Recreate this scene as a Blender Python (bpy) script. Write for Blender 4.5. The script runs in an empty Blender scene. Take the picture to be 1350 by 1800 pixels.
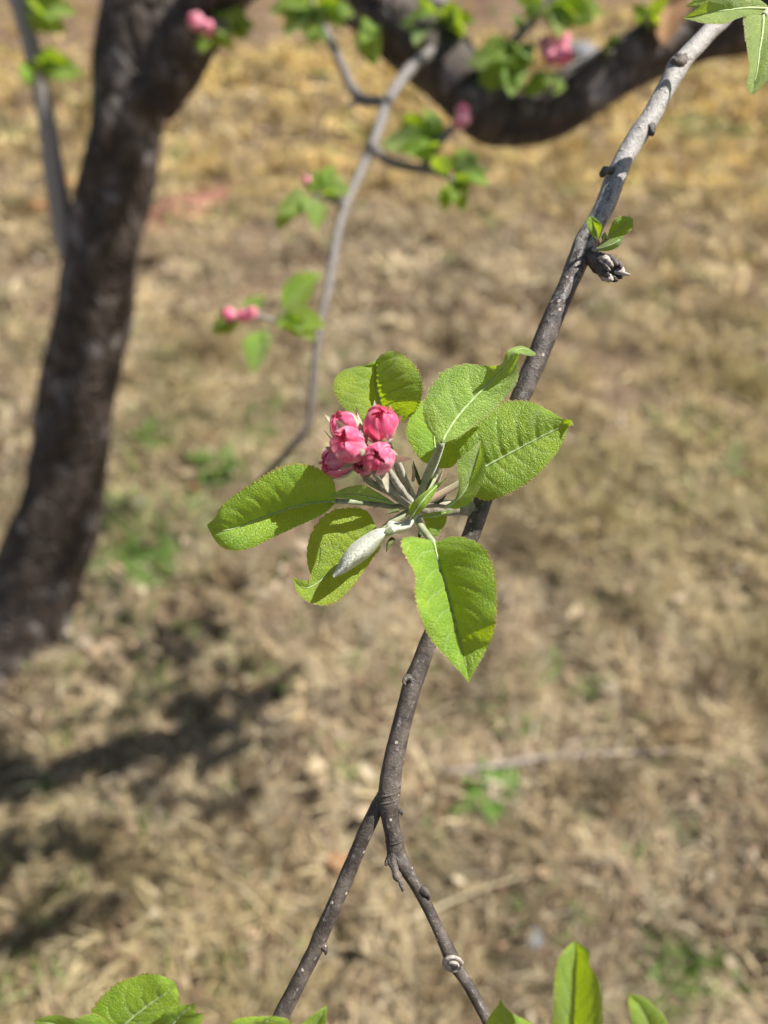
import bpy, math, random
import numpy as np
from mathutils import Vector, Matrix, Quaternion

random.seed(7)
rng = np.random.default_rng(7)
scene = bpy.context.scene
col = scene.collection

# ------------------------------------------------------------------ camera
F = 1400.0                      # focal length in photo pixels (photo 1350 x 1800)
PITCH = math.radians(40.0)
CAM = np.array((0.0, 0.0, 1.5))
FWD = np.array((0.0, math.cos(PITCH), -math.sin(PITCH)))
UP = np.array((0.0, math.sin(PITCH), math.cos(PITCH)))
RIGHT = np.array((1.0, 0.0, 0.0))
cam_data = bpy.data.cameras.new("camera")
cam = bpy.data.objects.new("camera", cam_data)
col.objects.link(cam)
cam.location = CAM
cam.rotation_euler = (math.pi / 2 - PITCH, 0, 0)
cam_data.sensor_fit = 'VERTICAL'
cam_data.sensor_height = 36.0
cam_data.lens = 36.0 * F / 1800.0
cam_data.clip_start = 0.01
cam_data.clip_end = 2000
cam_data.dof.use_dof = True
cam_data.dof.focus_distance = 0.262
cam_data.dof.aperture_fstop = cam_data.lens / 4.8     # a 4.8 mm wide opening
scene.camera = cam

# ------------------------------------------------------------------ light
SUN_EL = math.radians(54)
SUN_AZ = math.radians(82)       # from straight ahead, turning right
SUN = np.array((math.cos(SUN_EL) * math.sin(SUN_AZ), math.cos(SUN_EL) * math.cos(SUN_AZ), math.sin(SUN_EL)))
world = bpy.data.worlds.new("World")
scene.world = world
world.use_nodes = True
wn = world.node_tree.nodes
sky = wn.new("ShaderNodeTexSky")
sky.sky_type = 'NISHITA'
sky.sun_disc = False
sky.sun_elevation = SUN_EL
sky.sun_rotation = SUN_AZ
wn["Background"].inputs[1].default_value = 0.05
world.node_tree.links.new(sky.outputs[0], wn["Background"].inputs[0])
sun_data = bpy.data.lights.new("sun", 'SUN')
sun_data.energy = 5.0
sun_data.angle = math.radians(0.53)
sun_data.color = (1.0, 0.95, 0.87)
sun = bpy.data.objects.new("sun", sun_data)
col.objects.link(sun)
sun.location = (3, 3, 6)
sun.rotation_euler = Vector(-SUN).to_track_quat('-Z', 'Y').to_euler()
vs = scene.view_settings
vs.view_transform = 'Standard'
vs.look = 'None'
vs.gamma = 1
vs.use_curve_mapping = False
vs.exposure = 0.9
scene.cycles.max_bounces = 8
scene.cycles.transmission_bounces = 6


# ------------------------------------------------------------------ helpers
def P(px, py, mm):
    """photo pixel + distance along the viewing axis in mm -> world point"""
    d = mm / 1000.0
    return CAM + RIGHT * ((px - 675.0) / F * d) + UP * ((900.0 - py) / F * d) + FWD * d


def G(px, py, z=0.0):
    """photo pixel -> point on the ground"""
    ray = RIGHT * ((px - 675.0) / F) + UP * ((900.0 - py) / F) + FWD
    t = (z - CAM[2]) / ray[2]
    return CAM + ray * t


def wpx(w, mm):
    return w / F * mm / 1000.0 * 0.5


def hash2(ix, iy, s):
    h = np.sin(ix * 127.1 + iy * 311.7 + s * 74.7) * 43758.5453
    return h - np.floor(h)


def vnoise(x, y, s=0):
    ix, iy = np.floor(x), np.floor(y)
    fx, fy = x - ix, y - iy
    fx, fy = fx * fx * (3 - 2 * fx), fy * fy * (3 - 2 * fy)
    a, b = hash2(ix, iy, s), hash2(ix + 1, iy, s)
    c, d = hash2(ix, iy + 1, s), hash2(ix + 1, iy + 1, s)
    return (a * (1 - fx) + b * fx) * (1 - fy) + (c * (1 - fx) + d * fx) * fy


def fbm(x, y, s=0, o=3):
    t = 0; a = 1; n = 0
    for k in range(o):
        t = t + a * vnoise(x * 2 ** k, y * 2 ** k, s + k * 13); n += a; a *= 0.5
    return t / n


def norm(v):
    v = np.asarray(v, float)
    return v / (np.linalg.norm(v) + 1e-12)


def crom(rows, n):
    """Catmull-Rom through rows (k, c), n samples, parametrised by chord length of the first 3 columns"""
    rows = np.asarray(rows, float)
    k = len(rows)
    seg = np.linalg.norm(np.diff(rows[:, :3], axis=0), axis=1)
    seg = np.maximum(seg, 1e-6)
    cum = np.concatenate(([0], np.cumsum(seg))); cum /= cum[-1]
    ext = np.vstack((2 * rows[0] - rows[1], rows, 2 * rows[-1] - rows[-2]))
    out = []
    for u in np.linspace(0, 1, n):
        i = min(max(np.searchsorted(cum, u, side='right') - 1, 0), k - 2)
        t = (u - cum[i]) / (cum[i + 1] - cum[i])
        p0, p1, p2, p3 = ext[i], ext[i + 1], ext[i + 2], ext[i + 3]
        out.append(0.5 * (2 * p1 + (p2 - p0) * t + (2 * p0 - 5 * p1 + 4 * p2 - p3) * t * t + (3 * p1 - p0 - 3 * p2 + p3) * t ** 3))
    return np.array(out)


ORIGIN = {}


def thing(name, label, cat, loc, group=None):
    o = bpy.data.objects.new(name, None)
    o.empty_display_size = 0.02
    col.objects.link(o)
    o.location = loc
    o["label"] = label; o["category"] = cat
    if group: o["group"] = group
    ORIGIN[o.name] = np.array(loc, float)
    return o


def root_of(o):
    while o.parent: o = o.parent
    return o


def mesh_from(name, verts, faces, mat, uvs=None, smooth=True):
    me = bpy.data.meshes.new(name)
    me.from_pydata([tuple(v) for v in verts], [], faces)
    if smooth:
        me.polygons.foreach_set("use_smooth", [True] * len(me.polygons))
    if uvs is not None:
        lay = me.uv_layers.new(name="UVMap")
        idx = np.zeros(len(me.loops), int)
        me.loops.foreach_get("vertex_index", idx)
        lay.data.foreach_set("uv", np.asarray(uvs, float)[idx].ravel())
    if mat: me.materials.append(mat)
    me.update()
    return me


def obj(name, verts, faces, mat, parent=None, uvs=None, smooth=True):
    verts = np.asarray(verts, float)
    if parent is not None:
        verts = verts - ORIGIN[root_of(parent).name]
    o = bpy.data.objects.new(name, mesh_from(name, verts, faces, mat, uvs, smooth))
    col.objects.link(o)
    o.parent = parent
    return o


def tag(o, label, cat=None, group=None, kind=None):
    o["label"] = label
    if cat: o["category"] = cat
    if group: o["group"] = group
    if kind: o["kind"] = kind
    return o


def tube_geo(pts, seg=12, n=None, rough=0.0, seed=0, freq=60.0, flare=None, caps=True):
    """pts: rows (x, y, z, radius). returns verts, faces, uvs"""
    pts = np.asarray(pts, float)
    r = crom(pts, n) if n else pts
    c, rad = r[:, :3], np.maximum(r[:, 3], 1e-5)
    m = len(c)
    tan = np.gradient(c, axis=0)
    tan /= np.linalg.norm(tan, axis=1)[:, None] + 1e-12
    ref = norm(np.cross(tan[0], (0.3, 0.8, 0.5)))
    length = np.concatenate(([0], np.cumsum(np.linalg.norm(np.diff(c, axis=0), axis=1))))
    V, U = [], []
    rs = np.random.default_rng(seed)
    ph = rs.uniform(0, 50, 3)
    ang = np.linspace(0, 2 * math.pi, seg, endpoint=False)
    for i in range(m):
        ref = norm(ref - tan[i] * np.dot(ref, tan[i]))
        b = np.cross(tan[i], ref)
        f = 1.0
        if rough:
            f = 1 + rough * (2 * fbm(np.cos(ang) * 1.3 + length[i] * freq + ph[0], np.sin(ang) * 1.3 + ph[1], seed) - 1)
        rr = rad[i] * f
        if flare is not None:
            rr = rr * flare(i / (m - 1), ang)
        rr = np.broadcast_to(rr, ang.shape)
        ring = c[i] + np.outer(np.cos(ang) * rr, ref) + np.outer(np.sin(ang) * rr, b)
        V.append(ring)
        U.append(np.stack((np.full(seg, length[i]), ang / (2 * math.pi)), 1))
    V = np.vstack(V); U = np.vstack(U)
    faces = []
    for i in range(m - 1):
        for j in range(seg):
            k = (j + 1) % seg
            faces.append((i * seg + j, i * seg + k, (i + 1) * seg + k, (i + 1) * seg + j))
    if caps:
        faces.append(tuple(range(seg - 1, -1, -1)))
        faces.append(tuple((m - 1) * seg + j for j in range(seg)))
    return V, faces, U


def tube(name, pts, mat, parent, seg=12, n=None, **kw):
    v, f, u = tube_geo(pts, seg, n, **kw)
    return obj(name, v, f, mat, parent, u)


def ptube(name, rows, mat, parent, seg=12, n=None, **kw):
    """rows (px, py, mm, width_px)"""
    return tube(name, [np.append(P(a, b, c), wpx(w, c)) for a, b, c, w in rows], mat, parent, seg, n, **kw)


# ------------------------------------------------------------------ materials
def new_mat(name):
    m = bpy.data.materials.new(name); m.use_nodes = True
    nt = m.node_tree
    for n in list(nt.nodes): nt.nodes.remove(n)
    out = nt.nodes.new("ShaderNodeOutputMaterial")
    return m, nt, out


class NB:
    def __init__(s, nt): s.nt = nt

    def n(s, t, **kw):
        o = s.nt.nodes.new(t)
        for k, v in kw.items(): setattr(o, k, v)
        return o

    def l(s, a, b): s.nt.links.new(a, b)

    def math(s, op, a, b=None, c=None, clamp=False):
        o = s.n("ShaderNodeMath", operation=op, use_clamp=clamp)
        for i, x in enumerate((a, b, c)):
            if x is None: continue
            if isinstance(x, (int, float)): o.inputs[i].default_value = x
            else: s.l(x, o.inputs[i])
        return o.outputs[0]

    def ramp(s, fac, stops):
        o = s.n("ShaderNodeValToRGB")
        e = o.color_ramp.elements
        while len(e) < len(stops): e.new(0.5)
        for i, (p, c) in enumerate(stops):
            e[i].position = p; e[i].color = (*c, 1)
        s.l(fac, o.inputs[0])
        return o.outputs[0]

    def mix(s, fac, a, b, mode='MIX'):
        o = s.n("ShaderNodeMix", data_type='RGBA', blend_type=mode)
        if isinstance(fac, (int, float)): o.inputs[0].default_value = fac
        else: s.l(fac, o.inputs[0])
        for i, x in ((6, a), (7, b)):
            if isinstance(x, tuple): o.inputs[i].default_value = (*x, 1)
            else: s.l(x, o.inputs[i])
        return o.outputs[2]

    def noise(s, vec, scale, detail=3, rough=0.55, dist=0.0):
        o = s.n("ShaderNodeTexNoise")
        o.inputs["Scale"].default_value = scale; o.inputs["Detail"].default_value = detail
        o.inputs["Roughness"].default_value = rough; o.inputs["Distortion"].default_value = dist
        if vec is not None: s.l(vec, o.inputs["Vector"])
        return o.outputs[0]

    def bump(s, h, strength, dist, normal=None):
        o = s.n("ShaderNodeBump")
        o.inputs["Strength"].default_value = strength; o.inputs["Distance"].default_value = dist
        s.l(h, o.inputs["Height"])
        if normal is not None: s.l(normal, o.inputs["Normal"])
        return o.outputs[0]

    def smooth(s, x, lo, hi):
        o = s.n("ShaderNodeMapRange", interpolation_type='SMOOTHSTEP')
        s.l(x, o.inputs[0]); o.inputs[1].default_value = lo; o.inputs[2].default_value = hi
        return o.outputs[0]


def leaf_material(name, front, front2, trans, back, edge, wool=0.0, tmix=0.42, veins=7.0, rough=0.36):
    m, nt, out = new_mat(name); b = NB(nt)
    uv = b.n("ShaderNodeTexCoord").outputs["UV"]
    gen = b.n("ShaderNodeTexCoord").outputs["Object"]
    info = b.n("ShaderNodeObjectInfo").outputs["Random"]
    sep = b.n("ShaderNodeSeparateXYZ"); b.l(uv, sep.inputs[0])
    u = sep.outputs[0]
    v = b.math('SUBTRACT', b.math('MULTIPLY', sep.outputs[1], 2), 1)
    av = b.math('ABSOLUTE', v)
    side = b.math('MULTIPLY', b.math('GREATER_THAN', v, 0), 0.5)
    ph = b.math('ADD', b.math('MULTIPLY', b.math('SUBTRACT', u, b.math('MULTIPLY', b.math('POWER', av, 1.3), 0.24)), veins), side)
    wob = b.math('MULTIPLY', b.noise(gen, 160, 2), 0.12)
    fr = b.math('ABSOLUTE', b.math('SUBTRACT', b.math('FRACT', b.math('ADD', ph, wob)), 0.5))      # 0 at a side vein
    vein = b.math('SUBTRACT', 1, b.smooth(fr, 0.0, 0.07))
    vein = b.math('MULTIPLY', vein, b.math('SUBTRACT', 1, b.smooth(av, 0.55, 1.0)))
    mid = b.math('SUBTRACT', 1, b.smooth(av, 0.0, 0.055))
    # fine net between the veins
    vor = b.n("ShaderNodeTexVoronoi", feature='DISTANCE_TO_EDGE'); vor.inputs["Scale"].default_value = 950
    b.l(gen, vor.inputs["Vector"])
    net = b.math('SUBTRACT', 1, b.smooth(vor.outputs[0], 0.0, 0.16))
    mpw = b.n("ShaderNodeMapping"); mpw.inputs["Scale"].default_value = (34, 7, 1); b.l(uv, mpw.inputs[0])
    wr = b.noise(mpw.outputs[0], 1.3, 4, 0.6, 1.2)
    fine = b.noise(gen, 2600, 2)
    coarse = b.noise(gen, 90, 3)
    c = b.mix(b.smooth(coarse, 0.35, 0.68), front, front2)
    c = b.mix(b.math('MULTIPLY', net, 0.10), c, (0.42, 0.52, 0.2))
    c = b.mix(b.math('MULTIPLY', b.smooth(wr, 0.5, 0.72), 0.22), c, (0.38, 0.52, 0.12))
    hair = b.smooth(fine, 0.60, 0.72)
    c = b.mix(b.math('MULTIPLY', hair, 0.20 + wool * 0.25), c, (0.60, 0.68, 0.42))
    c = b.mix(b.math('MULTIPLY', vein, 0.5), c, (0.42, 0.54, 0.20))
    c = b.mix(b.math('MULTIPLY', mid, 0.5), c, (0.45, 0.55, 0.26))
    rim = b.smooth(b.math('ADD', av, b.math('MULTIPLY', b.math('SUBTRACT', b.noise(gen, 700, 2), 0.5), 0.06)), 0.945, 0.99)
    c = b.mix(b.math('MULTIPLY', rim, 0.8), c, edge)
    hsv = b.n("ShaderNodeHueSaturation")
    b.l(b.math('ADD', 0.488, b.math('MULTIPLY', info, 0.024)), hsv.inputs["Hue"])
    b.l(b.math('ADD', 0.88, b.math('MULTIPLY', info, 0.24)), hsv.inputs["Value"])
    b.l(c, hsv.inputs["Color"])
    bk = b.mix(b.math('MULTIPLY', b.math('MAXIMUM', vein, mid), 0.4), back, (0.66, 0.70, 0.52))
    bk = b.mix(b.math('MULTIPLY', rim, 0.5), bk, edge)
    geo = b.n("ShaderNodeNewGeometry")
    cc = b.mix(geo.outputs["Backfacing"], hsv.outputs[0], bk)
    h = b.math('ADD', b.math('MULTIPLY', b.noise(gen, 420, 3, 0.6, 0.8), 0.6), b.math('MULTIPLY', net, -0.22))
    h = b.math('ADD', h, b.math('MULTIPLY', wr, 0.9))
    h = b.math('ADD', h, b.math('MULTIPLY', fine, 0.35))
    nrm = b.bump(h, 0.75, 0.0008)
    pr = b.n("ShaderNodeBsdfPrincipled")
    b.l(cc, pr.inputs["Base Color"]); b.l(nrm, pr.inputs["Normal"])
    pr.inputs["Roughness"].default_value = rough
    pr.inputs["Specular IOR Level"].default_value = 0.6
    pr.inputs["Sheen Weight"].default_value = 0.2 + wool * 0.5
    pr.inputs["Sheen Roughness"].default_value = 0.5
    tr = b.n("ShaderNodeBsdfTranslucent")
    tc = b.mix(b.math('MULTIPLY', b.math('MAXIMUM', vein, mid), 0.35), trans, (0.22, 0.30, 0.03))
    b.l(tc, tr.inputs[0]); b.l(nrm, tr.inputs["Normal"])
    mx = b.n("ShaderNodeMixShader"); mx.inputs[0].default_value = tmix
    b.l(pr.outputs[0], mx.inputs[1]); b.l(tr.outputs[0], mx.inputs[2])
    b.l(mx.outputs[0], out.inputs[0])
    return m


MAT = {}
MAT['leaf'] = leaf_material("leaf", (0.15, 0.295, 0.005), (0.27, 0.42, 0.010), (0.56, 0.76, 0.010), (0.34, 0.42, 0.20), (0.36, 0.20, 0.08))
MAT['leaf_pale'] = leaf_material("leaf_pale", (0.18, 0.33, 0.015), (0.28, 0.44, 0.035), (0.54, 0.74, 0.03), (0.40, 0.47, 0.27), (0.40, 0.24, 0.12), wool=0.6)
MAT['leaf_wool'] = leaf_material("leaf_wool", (0.15, 0.27, 0.045), (0.22, 0.36, 0.08), (0.40, 0.48, 0.18), (0.78, 0.80, 0.66), (0.60, 0.36, 0.28), wool=1.0, tmix=0.2)


def simple_mat(name, c1, c2, scale, rough=0.7, bump=0.3, bdist=0.0005, trans=None, tmix=0.3, sheen=0.0):
    m, nt, out = new_mat(name); b = NB(nt)
    gen = b.n("ShaderNodeTexCoord").outputs["Object"]
    info = b.n("ShaderNodeObjectInfo").outputs["Random"]
    nz = b.noise(gen, scale, 4)
    c = b.mix(b.smooth(nz, 0.3, 0.7), c1, c2)
    hsv = b.n("ShaderNodeHueSaturation"); b.l(c, hsv.inputs["Color"])
    b.l(b.math('ADD', 0.82, b.math('MULTIPLY', info, 0.36)), hsv.inputs["Value"])
    pr = b.n("ShaderNodeBsdfPrincipled")
    b.l(hsv.outputs[0], pr.inputs["Base Color"]); pr.inputs["Roughness"].default_value = rough
    pr.inputs["Sheen Weight"].default_value = sheen
    nrm = b.bump(b.noise(gen, scale * 4, 4), bump, bdist)
    b.l(nrm, pr.inputs["Normal"])
    if trans:
        tr = b.n("ShaderNodeBsdfTranslucent"); tr.inputs[0].default_value = (*trans, 1)
        mx = b.n("ShaderNodeMixShader"); mx.inputs[0].default_value = tmix
        b.l(pr.outputs[0], mx.inputs[1]); b.l(tr.outputs[0], mx.inputs[2]); b.l(mx.outputs[0], out.inputs[0])
    else:
        b.l(pr.outputs[0], out.inputs[0])
    return m


MAT['petiole'] = simple_mat("petiole", (0.20, 0.25, 0.11), (0.34, 0.36, 0.22), 500, 0.6, 0.4, 0.0004, sheen=0.6)
MAT['petiole_red'] = simple_mat("petiole_red", (0.28, 0.24, 0.13), (0.40, 0.25, 0.18), 350, 0.6, 0.4, 0.0004, sheen=0.6)
MAT['stalk'] = simple_mat("stalk", (0.20, 0.18, 0.11), (0.36, 0.33, 0.24), 450, 0.75, 0.6, 0.0006, sheen=0.8)
MAT['midrib'] = simple_mat("midrib", (0.27, 0.38, 0.10), (0.42, 0.52, 0.22), 700, 0.6, 0.3, 0.0003, sheen=0.5)
MAT['sepal'] = simple_mat("sepal", (0.42, 0.44, 0.26), (0.62, 0.55, 0.44), 400, 0.7, 0.4, 0.0004, (0.4, 0.45, 0.2), 0.25, 0.6)
MAT['stipule'] = simple_mat("stipule", (0.06, 0.10, 0.02), (0.16, 0.17, 0.07), 500, 0.7, 0.3, 0.0004, (0.2, 0.25, 0.04), 0.3)
MAT['dead_leaf'] = simple_mat("dead_leaf", (0.28, 0.13, 0.055), (0.42, 0.25, 0.13), 60, 0.8, 0.5, 0.002, (0.4, 0.22, 0.08), 0.2)
MAT['orange_leaf'] = simple_mat("orange_leaf", (0.45, 0.13, 0.03), (0.60, 0.24, 0.06), 60, 0.7, 0.5, 0.002, (0.6, 0.2, 0.03), 0.3)
MAT['pale_leaf'] = simple_mat("pale_leaf", (0.38, 0.30, 0.18), (0.52, 0.43, 0.29), 60, 0.8, 0.5, 0.002, (0.5, 0.42, 0.25), 0.2)
MAT['stone'] = simple_mat("stone", (0.13, 0.135, 0.15), (0.25, 0.25, 0.26), 30, 0.85, 0.6, 0.004)
MAT['weed'] = simple_mat("weed", (0.07, 0.15, 0.018), (0.14, 0.26, 0.03), 40, 0.55, 0.5, 0.002, (0.22, 0.45, 0.03), 0.35)
MAT['straw'] = simple_mat("straw", (0.42, 0.34, 0.20), (0.55, 0.46, 0.30), 60, 0.6, 0.3, 0.001)
MAT['deadwood'] = simple_mat("deadwood", (0.22, 0.18, 0.15), (0.40, 0.34, 0.29), 90, 0.8, 0.6, 0.002)


def petal_material(name="petal", less=0.0):
    m, nt, out = new_mat(name); b = NB(nt)
    tc = b.n("ShaderNodeTexCoord")
    sep = b.n("ShaderNodeSeparateXYZ"); b.l(tc.outputs["UV"], sep.inputs[0])
    info = b.n("ShaderNodeObjectInfo").outputs["Random"]
    s = sep.outputs[0]
    t = b.math('ABSOLUTE', b.math('SUBTRACT', b.math('MULTIPLY', sep.outputs[1], 2), 1))
    nz = b.noise(tc.outputs["Object"], 260, 4)
    mp = b.n("ShaderNodeMapping"); mp.inputs["Scale"].default_value = (3, 26, 1); b.l(tc.outputs["UV"], mp.inputs[0])
    streak = b.noise(mp.outputs[0], 1.5, 3)
    fac = b.math('ADD', b.math('ADD', b.math('MULTIPLY', s, 0.25), b.math('SUBTRACT', b.math('MULTIPLY', nz, 1.1), 0.22)), b.math('SUBTRACT', b.math('MULTIPLY', info, 0.22), less))
    c = b.ramp(fac, [(0.24, (0.92, 0.72, 0.66)), (0.42, (0.92, 0.40, 0.50)), (0.60, (0.86, 0.12, 0.28)), (0.90, (0.68, 0.025, 0.11))])
    c = b.mix(b.math('MULTIPLY', b.smooth(streak, 0.52, 0.75), 0.35), c, (0.92, 0.42, 0.48))
    c = b.mix(b.math('MULTIPLY', b.smooth(t, 0.70, 1.0), 0.5), c, (0.95, 0.58, 0.66))
    pr = b.n("ShaderNodeBsdfPrincipled"); b.l(c, pr.inputs["Base Color"])
    pr.inputs["Roughness"].default_value = 0.48
    pr.inputs["Sheen Weight"].default_value = 0.3
    nrm = b.bump(b.math('ADD', streak, nz), 0.5, 0.0006); b.l(nrm, pr.inputs["Normal"])
    tr = b.n("ShaderNodeBsdfTranslucent"); b.l(b.mix(0.5, c, (0.95, 0.25, 0.36)), tr.inputs[0])
    mx = b.n("ShaderNodeMixShader"); mx.inputs[0].default_value = 0.28
    b.l(pr.outputs[0], mx.inputs[1]); b.l(tr.outputs[0], mx.inputs[2]); b.l(mx.outputs[0], out.inputs[0])
    return m


MAT['petal'] = petal_material()
MAT['petal_pale'] = petal_material("pale_petal", 0.12)


def twig_material(name, silver_lo, silver_hi, amount=0.85):
    """smooth young bark: brown, with a silvery skin that peels in patches; more of it towards the start of the twig"""
    m, nt, out = new_mat(name); b = NB(nt)
    tc = b.n("ShaderNodeTexCoord"); gen = tc.outputs["Object"]; uv = tc.outputs["UV"]
    sep = b.n("ShaderNodeSeparateXYZ"); b.l(uv, sep.inputs[0])
    mp = b.n("ShaderNodeMapping"); mp.inputs["Scale"].default_value = (70, 9, 1); b.l(uv, mp.inputs[0])
    grain = b.noise(mp.outputs[0], 1.6, 4, 0.6)
    n1 = b.noise(gen, 130, 4, 0.62); n2 = b.noise(gen, 420, 4, 0.65); n3 = b.noise(gen, 2200, 3)
    near_start = b.math('SUBTRACT', 1, b.smooth(sep.outputs[0], silver_lo, silver_hi))
    brown = b.mix(b.smooth(n1, 0.35, 0.65), (0.045, 0.036, 0.030), (0.125, 0.100, 0.084))
    sfac = b.smooth(b.math('ADD', b.math('ADD', b.math('MULTIPLY', n2, 0.5), b.math('MULTIPLY', grain, 0.5)), b.math('MULTIPLY', near_start, 0.40)), 0.53, 0.74)
    silver = b.mix(b.smooth(n3, 0.35, 0.65), (0.30, 0.28, 0.27), (0.54, 0.515, 0.50))
    c = b.mix(b.math('MULTIPLY', sfac, amount), brown, silver)
    vor = b.n("ShaderNodeTexVoronoi"); vor.inputs["Scale"].default_value = 210; vor.inputs["Randomness"].default_value = 1
    b.l(gen, vor.inputs["Vector"])
    lent = b.math('SUBTRACT', 1, b.smooth(vor.outputs["Distance"], 0.10, 0.16))
    c = b.mix(b.math('MULTIPLY', b.smooth(b.noise(gen, 900, 4, 0.7), 0.5, 0.75), 0.45), c, (0.05, 0.04, 0.035))
    c = b.mix(b.math('MULTIPLY', lent, 0.8), c, (0.50, 0.44, 0.36))
    pr = b.n("ShaderNodeBsdfPrincipled"); b.l(c, pr.inputs["Base Color"])
    pr.inputs["Roughness"].default_value = 0.52
    pr.inputs["Specular IOR Level"].default_value = 0.45
    h = b.math('ADD', b.math('ADD', b.math('MULTIPLY', n2, 0.8), b.math('MULTIPLY', n3, 0.35)), b.math('MULTIPLY', lent, 0.5))
    b.l(b.bump(h, 0.9, 0.0009), pr.inputs["Normal"])
    b.l(pr.outputs[0], out.inputs[0])
    return m


MAT['twig'] = twig_material("twig_bark", 0.26, 0.40, 0.82)
MAT['shoot'] = twig_material("shoot_bark", -2, -1)


def bark_material():
    m, nt, out = new_mat("old_bark"); b = NB(nt)
    tc = b.n("ShaderNodeTexCoord"); gen = tc.outputs["Object"]; uv = tc.outputs["UV"]
    n1 = b.noise(gen, 14, 5, 0.6); n2 = b.noise(gen, 55, 5, 0.65)
    vor = b.n("ShaderNodeTexVoronoi", feature='DISTANCE_TO_EDGE'); vor.inputs["Scale"].default_value = 26
    mp = b.n("ShaderNodeMapping"); mp.inputs["Scale"].default_value = (1, 1, 0.45); b.l(gen, mp.inputs[0])
    b.l(mp.outputs[0], vor.inputs["Vector"])
    crack = b.math('SUBTRACT', 1, b.smooth(vor.outputs[0], 0.0, 0.12))
    c = b.mix(b.smooth(n2, 0.3, 0.7), (0.042, 0.031, 0.024), (0.105, 0.080, 0.064))
    c = b.mix(b.math('MULTIPLY', b.smooth(n1, 0.53, 0.66), 0.8), c, (0.27, 0.245, 0.235))
    c = b.mix(b.math('MULTIPLY', crack, 0.6), c, (0.018, 0.014, 0.012))
    pr = b.n("ShaderNodeBsdfPrincipled"); b.l(c, pr.inputs["Base Color"]); pr.inputs["Roughness"].default_value = 0.7
    pr.inputs["Specular IOR Level"].default_value = 0.4
    b.l(b.bump(b.math('SUBTRACT', n2, crack), 0.8, 0.006), pr.inputs["Normal"])
    b.l(pr.outputs[0], out.inputs[0])
    return m


MAT['bark'] = bark_material()

# ------------------------------------------------------------------ ground
RED = G(335, 362)[:2]
RED_DIR = norm(np.array((0.48, 0.88)))


def red_mask(x, y):
    dx, dy = x - RED[0], y - RED[1]
    a = dx * RED_DIR[0] + dy * RED_DIR[1]
    c = -dx * RED_DIR[1] + dy * RED_DIR[0]
    n = fbm(x * 9, y * 9, 5) - 0.5
    return np.clip((1.0 - np.sqrt((a / 0.46) ** 2 + (c / 0.20) ** 2) + n * 0.9) * 2.4, 0, 1)


def height(x, y):
    near = np.exp(-((x) ** 2 + (y - 2) ** 2) / 60.0)
    h = (fbm(x * 1.1, y * 1.1, 1) - 0.5) * 0.05 + (fbm(x * 7, y * 7, 2) - 0.5) * 0.075 * near
    h = h + (fbm(x * 22, y * 22, 3, 2) - 0.5) * 0.03 * near
    # a slight mound round the trunk
    return h + 0.05 * np.exp(-((x + 0.9) ** 2 + (y - 1.3) ** 2) / 0.08)


def axis_coords(lo, hi, step, far, grow=1.12):
    c = list(np.arange(lo, hi + 1e-6, step))
    s, x = step, hi
    while x < far: s *= grow; x += s; c.append(x)
    s, x = step, lo
    pre = []
    while x > -far: s *= grow; x -= s; pre.append(x)
    return np.array(pre[::-1] + c)


gx = axis_coords(-2.6, 2.6, 0.03, 450)
gy = axis_coords(-0.4, 5.0, 0.03, 450)
X, Y = np.meshgrid(gx, gy)
Z = height(X, Y)
nx, ny = len(gx), len(gy)
ii = (np.arange(ny - 1)[:, None] * nx + np.arange(nx - 1)[None, :]).ravel()
gf = np.stack((ii, ii + 1, ii + nx + 1, ii + nx), 1)
gme = bpy.data.meshes.new("ground")
gme.vertices.add(nx * ny); gme.vertices.foreach_set("co", np.stack((X, Y, Z), -1).ravel())
gme.loops.add(gf.size); gme.loops.foreach_set("vertex_index", gf.ravel())
gme.polygons.add(len(gf)); gme.polygons.foreach_set("loop_start", np.arange(len(gf)) * 4)
gme.polygons.foreach_set("use_smooth", np.ones(len(gf), bool))
gme.update(calc_edges=True)
at = gme.color_attributes.new("red", 'FLOAT_COLOR', 'POINT')
rm = red_mask(X, Y).ravel()
bed = np.clip((Y.ravel() - 9.3 + (fbm(X * 0.7, Y * 0.7, 9) - 0.5).ravel() * 3.0 - np.clip(X.ravel(), -3, 3) * 0.25) / 0.8, 0, 1)
at.data.foreach_set("color", np.stack((rm, bed, rm * 0, rm * 0 + 1), 1).ravel())
m, nt, out = new_mat("soil"); b = NB(nt)
gen = b.n("ShaderNodeTexCoord").outputs["Object"]
va = b.n("ShaderNodeVertexColor", layer_name="red")
sp = b.n("ShaderNodeSeparateColor"); b.l(va.outputs[0], sp.inputs[0])
n1 = b.noise(gen, 3.2, 4); n2 = b.noise(gen, 40, 5, 0.65); n3 = b.noise(gen, 170, 4, 0.6)
c = b.mix(b.smooth(n2, 0.3, 0.7), (0.115, 0.080, 0.050), (0.25, 0.18, 0.115))
c = b.mix(b.smooth(n1, 0.45, 0.65), c, (0.22, 0.165, 0.105))
c = b.mix(b.math('MULTIPLY', b.smooth(n3, 0.55, 0.7), 0.6), c, (0.38, 0.30, 0.20))
far = b.mix(b.smooth(b.noise(gen, 1.3, 5), 0.35, 0.65), (0.14, 0.085, 0.055), (0.24, 0.17, 0.11))
c = b.mix(sp.outputs[1], c, far)
c = b.mix(b.math('MULTIPLY', sp.outputs[0], 0.75), c, b.mix(b.smooth(n2, 0.35, 0.65), (0.32, 0.12, 0.09), (0.42, 0.19, 0.145)))
pr = b.n("ShaderNodeBsdfPrincipled"); b.l(c, pr.inputs["Base Color"]); pr.inputs["Roughness"].default_value = 0.95
pr.inputs["Specular IOR Level"].default_value = 0.15
b.l(b.bump(b.math('ADD', n2, b.math('MULTIPLY', n3, 0.5)), 0.9, 0.02), pr.inputs["Normal"]); b.l(pr.outputs[0], out.inputs[0])
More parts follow.
